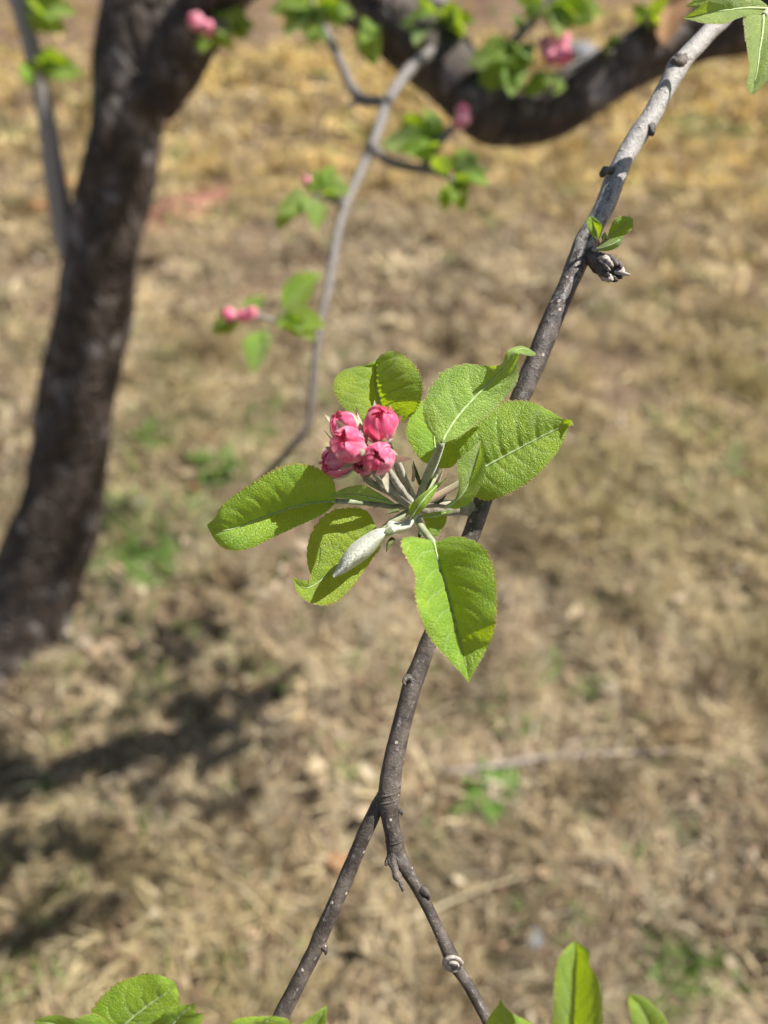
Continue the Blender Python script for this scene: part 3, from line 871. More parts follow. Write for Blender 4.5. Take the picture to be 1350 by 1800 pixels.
for px_, py_, hz, spread, cnt in ((300, 1160, 2.0, 0.05, 26), (390, 1262, 1.9, 0.05, 18), (235, 1280, 2.1, 0.045, 16), (285, 1348, 2.0, 0.04, 14), (405, 1415, 2.2, 0.04, 12), (30, 1480, 1.9, 0.05, 16), (100, 1590, 2.0, 0.05, 18),
                                  (20, 1090, 2.0, 0.08, 22), (210, 930, 2.2, 0.05, 12), (350, 1090, 2.1, 0.035, 8)):
    g = G(px_, py_); c0 = g + SUN * (hz / SUN[2])
    for _k in range(int(cnt * 1.7)):
        c = c0 + np.array((lr.gauss(0, spread), lr.gauss(0, spread), lr.gauss(0, 0.10)))
        d = norm((lr.gauss(0, 1), lr.gauss(0, 1), lr.gauss(0.2, 0.6))); f = norm((lr.gauss(0, .5), lr.gauss(0, .5), 1))
        z = norm(f - d * np.dot(f, d)); yv = np.cross(z, d)
        M3 = np.stack((d, yv, z), 1) * lr.uniform(0.045, 0.07)
        n0 = len(CV); CV += list((pv @ M3.T) + c); CF += [tuple(n0 + i for i in g_) for g_ in pf]
    near_ = min((q for rows_ in CROWN_LIMBS for q in rows_), key=lambda q: np.linalg.norm(q[:3] - c0))
    mid_ = (near_[:3] + c0) / 2 + np.array((0, 0, 0.05))
    tube("limb", [np.append(near_[:3], 0.012), np.append(mid_, 0.008), np.append(c0, 0.004)], MAT['bark'], tree, 8, 12, rough=0.1, seed=int(px_))
crown = obj("crown", CV, CF, MAT['leaf'], tree)

# ------------------------------------------------------------------ the flowering branch in front
branch = thing("apple_branch", "slender grey apple branch with forked end, pink buds and bright green leaves", "branch", P(838, 905, 278))
stem_rows = [(1500, -420, 400, 36), (1400, -190, 350, 33), (1330, -60, 320, 31), (1290, 12, 308, 30), (1246, 57, 302, 30), (1203, 104, 298, 32), (1190, 120, 297, 36), (1168, 160, 295, 33), (1142, 208, 293, 34),
             (1128, 228, 292, 36), (1110, 256, 291, 34), (1084, 306, 289, 35), (1067, 353, 287, 35), (1047, 393, 285, 35), (1028, 428, 284, 40), (1013, 465, 283, 38), (995, 508, 282, 35), (972, 560, 281, 36),
             (948, 620, 280, 38), (920, 686, 279, 35), (893, 752, 278, 33), (868, 825, 277, 33), (847, 883, 276, 33), (828, 942, 275, 31), (796, 1020, 273, 30), (765, 1100, 271, 30), (742, 1160, 270, 32),
             (728, 1195, 269, 34), (715, 1240, 268, 33), (700, 1300, 267, 33), (690, 1350, 266, 36), (685, 1385, 266, 40), (683, 1410, 266, 37), (686, 1440, 266, 31), (692, 1470, 266, 30), (697, 1500, 266, 33),
             (712, 1526, 265, 26), (733, 1560, 264, 21), (752, 1595, 263, 20), (772, 1637, 262, 21), (792, 1680, 261, 25), (802, 1698, 261, 25), (818, 1723, 260, 21), (838, 1757, 259, 21), (858, 1795, 258, 21),
             (900, 1880, 254, 20), (950, 1990, 248, 18)]
stem = ptube("stem", stem_rows, MAT['twig'], branch, 22, 420, rough=0.11, seed=21, freq=140)
tube("branch_base", [(0.30, 1.2, 2.5, 0.012), (0.33, 0.98, 2.2, 0.0095), (0.30, 0.72, 1.82, 0.0075), np.append(P(1500, -420, 400), wpx(37, 400)), np.append(P(1400, -190, 350), wpx(31, 350))], MAT['silver_bark'], branch, 14, 60, rough=0.12, seed=23, freq=60)
fork = ptube("side_shoot", [(684, 1368, 267, 12), (676, 1392, 267, 20), (662, 1420, 268, 25), (640, 1468, 268, 26), (612, 1535, 268, 27), (584, 1600, 267, 27), (566, 1640, 267, 28), (552, 1672, 267, 27), (520, 1735, 266, 27),
                            (492, 1792, 265, 28), (455, 1880, 262, 26), (400, 1990, 255, 24)], MAT['shoot'], branch, 20, 160, rough=0.09, seed=22, freq=140)


def knob(name, rows, mat, seed, rough=0.35):
    return ptube(name, rows, mat, branch, 14, 22, rough=rough, seed=seed, freq=420)


# bud scars, nubs and old spurs along the twig
knob("bud_nub", [(1076, 300, 286, 14), (1066, 299, 284, 14), (1060, 304, 283, 13), (1058, 311, 283, 6)], MAT['shoot'], 31)
knob("bud_nub", [(1136, 220, 292, 26), (1143, 228, 290, 18), (1147, 236, 289, 8)], MAT['shoot'], 32)
knob("bud_scar", [(1197, 108, 297, 31), (1191, 113, 294, 25), (1188, 116, 293, 12)], MAT['shoot'], 33)
knob("bud_nub", [(728, 1196, 268, 26), (716, 1192, 267, 16), (710, 1198, 266, 9), (712, 1204, 266, 5)], MAT['shoot'], 34)
knob("bud_nub", [(561, 1650, 267, 22), (570, 1664, 266, 13), (573, 1674, 266, 6), (572, 1678, 266, 3)], MAT['shoot'], 35)
knob("bud_nub", [(742, 1564, 263, 16), (749, 1569, 262, 12), (754, 1575, 262, 8), (753, 1581, 262, 4)], MAT['shoot'], 36)
knob("bud_nub", [(676, 1430, 266, 10), (673, 1435, 265, 7), (674, 1440, 265, 3)], MAT['shoot'], 37)
knob("bud_nub", [(700, 1424, 266, 10), (705, 1427, 265, 7), (706, 1433, 265, 3)], MAT['shoot'], 38)
knob("old_spur", [(694, 1498, 265, 26), (690, 1512, 263, 17), (693, 1524, 262, 13), (698, 1540, 261, 15), (702, 1546, 261, 12)], MAT['shoot'], 39, 0.5)
knob("old_spur", [(684, 1510, 264, 12), (680, 1517, 263, 9), (678, 1521, 263, 5)], MAT['shoot'], 40)
knob("old_spur", [(702, 1543, 261, 9), (706, 1556, 260, 9), (709, 1568, 259, 4)], MAT['shoot'], 41, 0.5)
MAT['pale_scar'] = simple_mat("pale_scar", (0.30, 0.25, 0.21), (0.62, 0.56, 0.50), 600, 0.7, 0.7, 0.0008)
for k, (cx, cy, ra, rb) in enumerate(((796, 1694, 15, 11), (796, 1695, 9, 6))):
    ring = [(cx + ra * math.cos(a), cy + rb * math.sin(a) + (3 if k else 0), 254.5 + 2 * math.sin(a) - k * 1.0, 7.5 - 2 * k) for a in np.linspace(0, 2 * math.pi, 15)]
    knob("leaf_scar", ring, MAT['pale_scar'], 43 + k, 0.5)
for cy, cx, w, d in ((1391, 684, 42, 266), (1404, 683, 40, 266), (1477, 694, 34, 266), (1381, 686, 40, 266)):
    dx, dy = norm((8.0, 35.0))
    ptube("growth_ring", [(cx - dx * 2, cy - dy * 2, d, w - 2), (cx, cy, d, w + 2), (cx + dx * 2, cy + dy * 2, d, w - 2)], MAT['shoot'], branch, 22, 8, rough=0.12, seed=cy, freq=900)
# old fruit spur with scale rings and a broken end
old = knob("old_spur", [(1028, 446, 283, 26), (1042, 454, 280, 30), (1056, 460, 277, 36), (1066, 467, 275, 42), (1074, 474, 273, 42), (1080, 480, 272, 32), (1083, 483, 271, 14)], MAT['shoot'], 45, 0.45)
for k in range(9):
    a = k * 0.7
    knob("bud_scale", [(1070 + 15 * math.cos(a), 470 + 17 * math.sin(a), 272, 13), (1078 + 14 * math.cos(a), 476 + 16 * math.sin(a), 269.5, 11), (1083 + 12 * math.cos(a), 480 + 14 * math.sin(a), 268, 4)], MAT['pale_scar' if k % 3 == 0 else 'shoot'], 50 + k, 0.5)

HUB = (735, 888)
spur = ptube("spur", [(848, 895, 276, 24), (815, 893, 275, 26), (785, 893, 273, 27), (760, 893, 271, 28), (740, 891, 269, 26), (725, 886, 266, 20)], MAT['stalk'], branch, 16, 40, rough=0.25, seed=60, freq=300)


def hero_leaf(rows, mat='leaf', nu=104, nv=14, camber=0.10, serr=26, seed=0, flip=False, rib=4.6, parent=None, relief=0.65, veins=7.0, wave=0.0):
    """rows from base to tip: (mid x, mid y, edge a x, y, edge b x, y, mid mm, a offset mm, b offset mm)"""
    pr_ = parent or branch
    data = []
    for r in rows:
        mx_, my_, ax, ay, bx_, by_, md, ao, bo = r
        data.append(np.concatenate((P(mx_, my_, md), P(ax, ay, md + ao), P(bx_, by_, md + bo))))
    D = crom(data, nu + 1)
    M_, A_, B_ = D[:, :3], D[:, 3:6], D[:, 6:9]
    tan = np.gradient(M_, axis=0); tan /= np.linalg.norm(tan, axis=1)[:, None] + 1e-12
    nrm = np.cross(tan, B_ - A_)
    nrm /= np.linalg.norm(nrm, axis=1)[:, None] + 1e-12
    if np.sum((CAM - M_) * nrm) < 0: nrm = -nrm
    rs = random.Random(seed)
    ph = rs.uniform(0, 6)
    V, U = [], []
    jag = [rs.uniform(0.6, 1.3) for _ in range(60)]
    us = np.linspace(0, 1, nu + 1)
    for i, u in enumerate(us):
        for j in range(-nv, nv + 1):
            v = j / nv; t = abs(v)
            E = (A_ if v < 0 else B_)[i]
            w = np.linalg.norm(E - M_[i])
            p = M_[i] + (E - M_[i]) * t
            q = camber * w * 4 * t * (1 - t)
            k = (u - 0.24 * t ** 1.3) * veins + (0.5 if v > 0 else 0)
            fr = abs(k - math.floor(k) - 0.5)
            gro = -math.exp(-(fr / 0.10) ** 2) * (1 - t ** 3) * 0.045 - math.exp(-(t / 0.06) ** 2) * 0.03
            q += relief * w * (gro + 0.022 * math.sin(fr * 6.28) * (1 - t))
            q += wave * w * math.sin(u * 13 + ph + (2 if v > 0 else 0)) * t * t
            if abs(j) == nv and serr and 0.06 < u < 0.99:
                tooth = (u * serr + ph) % 1.0
                p = p + (E - M_[i]) * (0.075 * (tooth - 0.45)) * min(1, 6 * (1 - u)) * jag[int(u * serr + ph) % 60]
                p = p + tan[i] * (0.012 * w)
            V.append(p + nrm[i] * q); U.append((u, v * 0.5 + 0.5))
    k = 2 * nv + 1
    Fc = [(i * k + j, i * k + j + 1, (i + 1) * k + j + 1, (i + 1) * k + j) for i in range(nu) for j in range(k - 1)]
    Va = np.array(V)
    mi = nu // 3
    f = Fc[mi * (k - 1) + k // 2]
    fn = np.cross(Va[f[1]] - Va[f[0]], Va[f[2]] - Va[f[0]])
    facing = np.dot(fn, CAM - Va[f[0]]) > 0
    if facing == flip: Fc = [g[::-1] for g in Fc]
    leaf = obj("leaf", Va, Fc, MAT[mat], pr_, U)
    # raised pale midrib
    n0 = int(nu * 0.92)
    sgn = -1 if flip else 1
    ribp = [np.append(V[i * k + nv] + sgn * nrm[i] * 0.00035, wpx(rib, rows[0][6]) * (1 - 0.85 * i / nu)) for i in range(0, n0, 3)]
    tube("midrib", ribp, MAT['midrib'], leaf, 8)
    return leaf


def petiole(leaf, rows, mat='petiole'):
    v, f, u = tube_geo([np.append(P(a, b_, c), wpx(w, c)) for a, b_, c, w in rows], 12, 26, rough=0.08, seed=int(rows[0][0]), freq=300)
    return obj("petiole", v, f, MAT[mat], leaf, u)


# A: upright leaf behind the buds, folded along its midrib
A = hero_leaf([(676, 750, 671, 748, 683, 750, 263, 0, 0), (673, 728, 626, 735, 722, 733, 265, -3, -6), (666, 702, 596, 708, 740, 706, 268, -4, -15), (661, 676, 585, 678, 743, 677, 270, -4, -18),
               (660, 656, 597, 655, 736, 651, 271, -3, -17), (661, 644, 624, 645, 712, 626, 272, -2, -12), (662, 637, 645, 641, 690, 617, 271, -1, -5), (665, 630, 660, 634, 672, 622, 272, 0, -2)], seed=1, camber=0.12)
petiole(A, [(676, 752, 263, 10), (690, 800, 264, 10), (708, 850, 266, 11), (725, 885, 267, 12)])
# B: leaf with the curled back tip
B = hero_leaf([(776, 778, 771, 775, 783, 778, 250, 0, 0), (788, 756, 750, 749, 806, 768, 251, 1, 0), (803, 734, 743, 718, 836, 747, 252, 1, 2), (822, 712, 751, 690, 862, 728, 253, 2, 3), (842, 691, 775, 655, 885, 702, 254, 3, 4),
               (862, 671, 813, 640, 904, 681, 254, 2, 4), (880, 652, 855, 643, 912, 660, 253, 0, 3), (895, 634, 881, 640, 911, 638, 250, -1, 1), (903, 619, 892, 617, 913, 622, 247, -1, 0), (917, 614, 914, 608, 923, 624, 250, 1, 1),
               (931, 617, 929, 612, 933, 626, 254, 1, 1), (942, 622, 940, 620, 941, 625, 257, 0, 0)], 'leaf_pale', seed=2, nu=120, camber=0.14)
petiole(B, [(777, 778, 250, 11), (768, 800, 254, 15), (755, 830, 260, 17), (745, 855, 264, 17), (738, 880, 267, 17)])
# C: dark leaf in the shade behind B
C_ = hero_leaf([(768, 822, 762, 818, 776, 824, 272, 0, 0), (766, 803, 738, 807, 796, 820, 273, -1, -1), (763, 772, 715, 768, 812, 795, 274, -2, -2), (761, 738, 719, 738, 810, 755, 276, -2, -2), (762, 710, 738, 708, 792, 718, 278, -1, -1), (766, 692, 762, 694, 772, 694, 280, 0, 0)], seed=3)
petiole(C_, [(768, 823, 272, 10), (760, 845, 271, 11), (745, 875, 269, 12), (738, 886, 268, 12)])
# D: broad leaf to the right
D_ = hero_leaf([(818, 843, 811, 836, 823, 851, 268, 0, 0), (832, 833, 800, 806, 834, 872, 268, 1, 1), (852, 821, 796, 776, 854, 880, 268, 1, -1), (880, 806, 812, 740, 884, 872, 267, 2, -3), (910, 790, 850, 716, 917, 856, 266, 3, -3),
                (940, 774, 893, 705, 947, 832, 265, 3, -3), (968, 760, 930, 706, 974, 803, 264, 2, -2), (988, 750, 966, 722, 992, 772, 263, 1, -1), (998, 744, 990, 736, 999, 752, 262, 0, 0), (1005, 741, 1003, 738, 1006, 746, 260, 0, 0), (1008, 748, 1006, 749, 1008, 750, 259, 0, 0)], seed=4, camber=0.13)
petiole(D_, [(818, 843, 268, 10), (800, 854, 268, 11), (775, 868, 268, 12), (745, 884, 268, 13)], 'petiole_red')
# S: small half-open leaf in front of D
S_ = hero_leaf([(783, 891, 782, 889, 786, 893, 258, 0, 0), (797, 885, 800, 876, 806, 894, 256, -1, -1), (812, 868, 806, 857, 829, 880, 254, -3, -2), (824, 848, 805, 832, 844, 857, 253, -5, -3), (832, 827, 803, 812, 854, 827, 252, -5, -3),
                (838, 806, 819, 798, 849, 804, 251, -4, -2), (843, 789, 837, 781, 845, 788, 250, -2, -1), (846, 774, 845, 774, 847, 774, 249, 0, 0)], 'leaf_pale', seed=5, serr=14, nu=48)
petiole(S_, [(784, 891, 258, 7), (770, 889, 260, 7), (752, 889, 263, 8), (738, 888, 266, 8)], 'petiole_red')
# E: leaf hanging down over the branch
E_ = hero_leaf([(762, 953, 757, 949, 768, 952, 253, 0, 0), (766, 968, 716, 943, 800, 942, 252, -4, -2), (770, 984, 704, 955, 841, 953, 251, -8, -9), (775, 1003, 715, 982, 861, 979, 250, -8, -10), (783, 1030, 729, 1010, 871, 1012, 248, -8, -11),
                (792, 1062, 729, 1045, 874, 1052, 246, -8, -11), (800, 1095, 739, 1085, 871, 1095, 244, -8, -11), (809, 1128, 757, 1123, 859, 1133, 242, -4, -4), (817, 1160, 787, 1158, 841, 1168, 240, -2, -2), (822, 1182, 809, 1182, 832, 1184, 239, -1, -1), (824, 1199, 823, 1199, 825, 1199, 238, 0, 0)],
               seed=6, nu=120, camber=0.08, serr=34)
petiole(E_, [(763, 956, 253, 12), (752, 942, 256, 13), (740, 925, 259, 13), (732, 908, 263, 13), (733, 892, 266, 13)])
# F: leaf to the left
F_ = hero_leaf([(589, 881, 591, 868, 588, 886, 258, 0, 0), (575, 882, 585, 843, 575, 899, 257, -4, -3), (547, 884, 558, 822, 548, 914, 256, -8, -3), (511, 893, 521, 813, 512, 930, 255, -10, -2), (480, 903, 484, 824, 478, 946, 254, -10, -2),
                (450, 914, 450, 844, 448, 961, 253, -8, -2), (420, 926, 415, 868, 420, 968, 252, -5, -2), (395, 932, 389, 890, 395, 964, 251, -2, 0), (378, 930, 377, 911, 379, 951, 252, 0, 1), (364, 924, 364, 922, 365, 926, 253, 0, 0)], seed=7, nu=120, camber=0.16, serr=32)
petiole(F_, [(590, 881, 258, 9), (615, 882, 260, 9), (650, 885, 263, 10), (690, 890, 266, 11), (728, 890, 268, 12)])
# G: leaf below, mostly shaded
G_ = hero_leaf([(665, 938, 661, 925, 670, 948, 266, 0, 0), (650, 946, 645, 898, 669, 962, 265, 0, -1), (630, 962, 609, 892, 656, 980, 264, 1, -2), (608, 983, 571, 905, 639, 1005, 263, 1, -2), (588, 1000, 545, 945, 619, 1033, 262, 0, -3),
                (572, 1014, 540, 980, 599, 1053, 261, -1, -3), (555, 1027, 546, 1016, 574, 1064, 260, -1, -3), (538, 1034, 534, 1020, 546, 1060, 258, -2, -2), (524, 1028, 522, 1017, 523, 1043, 256, -1, -1), (514, 1014, 513, 1013, 515, 1015, 254, 0, 0)], seed=8, nu=72)
petiole(G_, [(665, 938, 266, 11), (680, 925, 267, 12), (705, 907, 268, 12), (730, 892, 269, 12)])
# W: young leaf still rolled, its woolly underside outwards
W_ = hero_leaf([(682, 934, 679, 928, 685, 940, 252, 1, 1), (668, 942, 660, 930, 677, 948, 250, 5, 5), (650, 953, 638, 942, 662, 966, 249, 7, 7), (632, 968, 618, 957, 644, 983, 248, 8, 8), (614, 984, 602, 977, 625, 996, 248, 7, 7), (600, 1000, 592, 996, 607, 1007, 249, 4, 4), (586, 1014, 585, 1012, 588, 1015, 250, 0, 0)],
               'leaf_wool', seed=9, flip=True, camber=0.35, serr=0, rib=5, nu=48)
petiole(W_, [(690, 931, 251.5, 15), (680, 936, 251.5, 13), (684, 931, 252, 12)], 'petiole')
# its twisted woolly base
wb = hero_leaf([(680, 936, 676, 930, 683, 944, 252, 1, 1), (690, 926, 684, 916, 697, 938, 252, 2, 3), (702, 926, 697, 918, 706, 938, 254, 3, 3), (714, 920, 710, 914, 719, 930, 256, 2, 3), (724, 910, 720, 905, 730, 916, 259, 1, 1), (734, 898, 731, 895, 738, 901, 263, 0, 0)], 'leaf_wool', seed=10, flip=True, camber=0.4, serr=0, rib=4, nu=36)
# H: small folded leaflet in front of the hub
H_ = hero_leaf([(722, 911, 720, 909, 725, 912, 254, 0, 0), (728, 898, 719, 892, 736, 903, 252, -2, 1), (738, 884, 727, 881, 749, 891, 250, -3, 2), (749, 871, 741, 869, 759, 876, 250, -3, 2), (762, 858, 757, 857, 768, 861, 251, -1, 1), (775, 848, 773, 847, 777, 849, 253, 0, 0), (786, 839, 785, 839, 786, 840, 255, 0, 0)], seed=11, serr=0, nu=36, rib=4)
petiole(H_, [(723, 911, 254, 6), (730, 902, 260, 6), (736, 890, 266, 6)])
# I: dark leaf below the hub; J: thin pale leaflet; K: small bright leaf between buds and F
I_ = hero_leaf([(742, 900, 738, 898, 745, 903, 272, 0, 0), (755, 908, 748, 922, 765, 897, 274, 0, 0), (765, 915, 752, 936, 783, 903, 275, -1, -1), (770, 925, 758, 943, 784, 918, 276, -1, -1), (770, 936, 764, 943, 776, 931, 276, 0, 0), (768, 943, 767, 943, 769, 942, 276, 0, 0)], seed=12, serr=10, nu=36, rib=4)
J_ = hero_leaf([(738, 908, 737, 906, 739, 910, 262, 0, 0), (755, 907, 754, 902, 757, 910, 261, 0, 1), (772, 904, 771, 899, 774, 908, 260, 0, 1), (785, 900, 784, 898, 787, 903, 260, 0, 0), (795, 897, 794, 897, 795, 898, 260, 0, 0)], 'leaf_pale', seed=13, serr=0, nu=30, rib=3)
K_ = hero_leaf([(690, 884, 688, 880, 690, 887, 262, 0, 0), (660, 876, 660, 863, 660, 882, 258, -3, 0), (635, 870, 640, 853, 632, 879, 255, -4, 1), (612, 868, 615, 855, 610, 877, 253, -3, 1), (594, 870, 596, 862, 593, 875, 253, -1, 1), (580, 873, 580, 872, 580, 874, 253, 0, 0)], 'leaf_pale', seed=14, serr=0, nu=40, rib=4)
# small stipules and bracts round the hub
for k, r in enumerate([
        [(726, 845, 262, 6), (727, 830, 259, 6), (724, 815, 257, 1)], [(738, 850, 263, 7), (732, 832, 260, 7), (726, 810, 257, 1)], [(748, 862, 264, 6), (757, 842, 261, 8), (766, 823, 259, 1)],
        [(755, 866, 265, 5), (770, 845, 262, 6), (780, 823, 260, 1)], [(700, 897, 264, 7), (688, 899, 262, 6), (678, 904, 260, 1)], [(690, 948, 258, 10), (684, 956, 256, 9), (679, 970, 255, 1)],
        [(672, 888, 262, 6), (662, 890, 260, 5), (656, 893, 259, 1)], [(740, 930, 268, 8), (738, 940, 266, 7), (736, 948, 266, 2)], [(765, 885, 262, 6), (775, 880, 259, 6), (784, 870, 257, 1)],
        [(700, 835, 260, 9), (710, 850, 261, 8), (718, 868, 264, 5)]]):
    v, f, u = tube_geo([np.append(P(a, b_, c), wpx(w, c)) for a, b_, c, w in r], 8, 10)
    obj("stipule", v, f, MAT['stipule' if k % 3 else 'petiole_red'], branch, u)


def hero_bud(px, py, mm, w, axis, op, seed, stalk, sep_len=1.2, flare=0.1):
    c = P(px, py, mm); R = wpx(w, mm)
    # axis given in picture terms: right, up, towards the viewer
    ax = norm(RIGHT * axis[0] + UP * axis[1] - FWD * axis[2])
    rows = [np.append(P(a, b_, d), wpx(ww, d)) for a, b_, d, ww in stalk]
    rows += [np.append(c - ax * R * 1.75, wpx(12, mm)), np.append(c - ax * R * 1.25, R * 0.42), np.append(c - ax * R * 0.85, R * 0.62), np.append(c - ax * R * 0.55, R * 0.50)]
    v, f, u = tube_geo(rows, 14, 34, rough=0.12, seed=seed, freq=350)
    bud = obj("flower_bud", v, f, MAT['stalk'], branch, u)
    rs = random.Random(seed)
    a0 = rs.uniform(0, 6)
    for k in range(5):
        v, f, u = petal_geo(c, ax, R * rs.uniform(0.96, 1.05), a0 + (k * 2 % 5) * 1.2566 + rs.uniform(-0.12, 0.12), k * 0.7, op * rs.uniform(0.0, 0.9), seed * 10 + k, 20, 18)
        obj("petal", v, f, MAT['petal'], bud, u)
    for k in range(5):
        v, f, u = sepal_geo(c, ax, R, a0 + 0.6 + k * 1.2566, sep_len * rs.uniform(0.9, 1.6), flare * rs.uniform(0.2, 4.5))
        obj("sepal", v, f, MAT['sepal'], bud, u)
    return bud


hero_bud(613, 782, 240, 62, (-0.35, 0.25, 0.9), 0.16, 1, [(728, 888, 268, 14), (700, 868, 260, 14), (665, 838, 251, 13)], 1.35)
hero_bud(668, 745, 243, 60, (0.05, 0.65, 0.75), 0.22, 2, [(730, 884, 268, 13), (712, 845, 261, 13), (692, 800, 252, 12)], 1.1, 0.2)
hero_bud(666, 805, 239, 54, (-0.1, 0.0, 1.0), 0.12, 3, [(728, 888, 268, 14), (708, 864, 260, 14), (690, 838, 252, 13)], 1.2, 0.3)
hero_bud(606, 750, 253, 54, (-0.45, 0.7, 0.5), 0.12, 4, [(727, 888, 268, 13), (690, 850, 264, 12), (650, 800, 259, 12)], 1.3, 0.2)
hero_bud(592, 812, 250, 54, (-0.85, -0.2, 0.5), 0.14, 5, [(726, 889, 268, 13), (690, 868, 263, 13), (645, 842, 257, 12)], 1.2, 0.2)
hero_bud(640, 815, 252, 40, (-0.4, -0.3, 0.8), 0.05, 6, [(726, 890, 268, 13), (700, 876, 263, 13), (670, 850, 258, 12)], 1.3, 0.1)

# tiny leaves opening above the old spur
a = hero_leaf([(1050, 421, 1048, 419, 1052, 421, 276, 0, 0), (1048, 410, 1037, 410, 1056, 408, 274, -1, -1), (1044, 398, 1032, 397, 1058, 397, 273, -2, -2), (1041, 388, 1032, 386, 1052, 388, 272, -1, -1), (1038, 380, 1037, 380, 1040, 380, 272, 0, 0)], seed=20, nu=30, serr=8, rib=4)
petiole(a, [(1050, 421, 276, 5), (1052, 430, 278, 6), (1044, 438, 280, 7)], 'petiole_red')
a = hero_leaf([(1069, 419, 1067, 417, 1071, 421, 275, 0, 0), (1080, 410, 1072, 402, 1090, 416, 273, -1, -1), (1092, 400, 1080, 386, 1107, 407, 272, -2, -2), (1102, 392, 1091, 380, 1112, 399, 271, -1, -1), (1112, 385, 1108, 381, 1113, 388, 271, 0, 0)], seed=21, nu=32, serr=8, rib=4)
petiole(a, [(1069, 419, 275, 5), (1060, 430, 277, 6), (1048, 440, 280, 7)], 'petiole_red')
a = hero_leaf([(1052, 438, 1051, 434, 1053, 441, 274, 0, 0), (1066, 434, 1062, 427, 1070, 441, 272, 1, 1), (1080, 428, 1074, 420, 1086, 434, 271, 1, 1), (1091, 420, 1088, 416, 1094, 423, 271, 0, 0), (1096, 415, 1095, 414, 1096, 416, 271, 0, 0)], 'leaf_pale', seed=22, nu=30, serr=0, rib=4)
petiole(a, [(1053, 438, 274, 6), (1047, 440, 277, 8), (1038, 442, 281, 9)], 'petiole_red')
a = hero_leaf([(1060, 424, 1059, 423, 1062, 425, 276, 0, 0), (1062, 416, 1057, 416, 1067, 416, 275, 0, 0), (1063, 408, 1062, 408, 1064, 408, 275, 0, 0)], 'leaf_pale', seed=23, nu=16, serr=0, rib=3)
petiole(a, [(1060, 425, 276, 4), (1052, 436, 279, 5), (1044, 440, 281, 6)], 'petiole_red')
knob("bud_scale", [(1082, 478, 270, 9), (1096, 481, 268, 8), (1108, 483, 267, 2)], MAT['pale_scar'], 70, 0.2)

# leaves at the top right, where the branch leaves the picture
a = hero_leaf([(1350, 16, 1348, 8, 1350, 24, 262, 0, 0), (1312, 15, 1312, -16, 1305, 30, 258, -2, -2), (1280, 18, 1282, -14, 1277, 41, 255, -4, -3), (1250, 22, 1252, -1, 1245, 42, 253, -4, -3), (1225, 27, 1228, 13, 1221, 37, 252, -2, -1), (1202, 31, 1203, 30, 1203, 33, 252, 0, 0)], 'leaf_pale', seed=24, nu=48)
petiole(a, [(1350, 16, 262, 10), (1380, 5, 268, 10), (1405, -15, 275, 11)])
a = hero_leaf([(1342, 28, 1306, 30, 1372, 36, 258, 0, 0), (1339, 60, 1309, 62, 1374, 68, 254, -3, -2), (1334, 95, 1315, 98, 1364, 100, 251, -5, -3), (1330, 125, 1317, 122, 1354, 130, 249, -4, -3), (1325, 148, 1312, 150, 1344, 147, 248, -2, -2), (1320, 167, 1319, 166, 1322, 167, 247, 0, 0)], 'leaf_pale', seed=25, nu=48)
petiole(a, [(1342, 28, 258, 10), (1365, 5, 264, 10), (1400, -15, 274, 11)])
a = hero_leaf([(1390, 0, 1385, -8, 1395, 8, 268, 0, 0), (1400, 40, 1360, 30, 1450, 40, 262, -2, -2), (1410, 90, 1375, 95, 1450, 90, 256, -3, -3), (1415, 135, 1413, 136, 1417, 135, 252, 0, 0)], seed=26, nu=36)
a = hero_leaf([(1360, -10, 1358, -14, 1362, -6, 272, 0, 0), (1300, -18, 1300, -40, 1300, 0, 276, 0, 0), (1250, -4, 1252, -25, 1246, 12, 280, 0, 0), (1206, 10, 1206, 9, 1207, 12, 284, 0, 0)], seed=27, nu=36)
ptube("spur", [(1395, -195, 348, 24), (1405, -110, 310, 20), (1405, -40, 282, 18), (1400, -10, 274, 16)], MAT['shoot'], branch, 12, 20, rough=0.2, seed=71, freq=200)

# leaves at the foot of the picture, on the lower shoots
def low(rows, **kw): return hero_leaf(rows, nu=84, rib=3.6, **kw)
a = low([(172, 1848, 168, 1842, 178, 1854, 238, 0, 0), (192, 1828, 163, 1815, 222, 1846, 237, 0, -2), (222, 1798, 155, 1788, 264, 1824, 236, 0, -3), (250, 1775, 194, 1736, 298, 1792, 235, 1, -3), (275, 1757, 240, 1715, 313, 1768, 234, 1, -2), (292, 1745, 272, 1712, 315, 1751, 233, 0, -1), (304, 1733, 296, 1720, 311, 1739, 233, 0, 0), (308, 1727, 307, 1726, 309, 1729, 233, 0, 0)], seed=30)
petiole(a, [(172, 1848, 238, 10), (180, 1890, 240, 11), (230, 1930, 244, 12)])
a = low([(225, 1822, 225, 1818, 225, 1828, 236, 0, 0), (170, 1812, 172, 1786, 170, 1842, 234, -2, -1), (122, 1804, 126, 1787, 120, 1830, 232, -3, -1), (85, 1797, 91, 1786, 85, 1812, 231, -1, 0), (60, 1794, 60, 1793, 61, 1796, 231, 0, 0)], seed=31, wave=0.12)
petiole(a, [(225, 1822, 236, 9), (240, 1860, 240, 10), (245, 1925, 244, 11)])
a = low([(288, 1832, 284, 1832, 292, 1834, 234, 0, 0), (306, 1797, 282, 1788, 352, 1802, 231, -1, -2), (322, 1780, 300, 1771, 351, 1786, 229, -2, -3), (334, 1770, 325, 1768, 344, 1774, 228, -1, -1), (341, 1763, 340, 1763, 342, 1764, 227, 0, 0)], seed=32, wave=0.2)
petiole(a, [(288, 1832, 234, 8), (275, 1880, 239, 9), (255, 1930, 244, 10)])
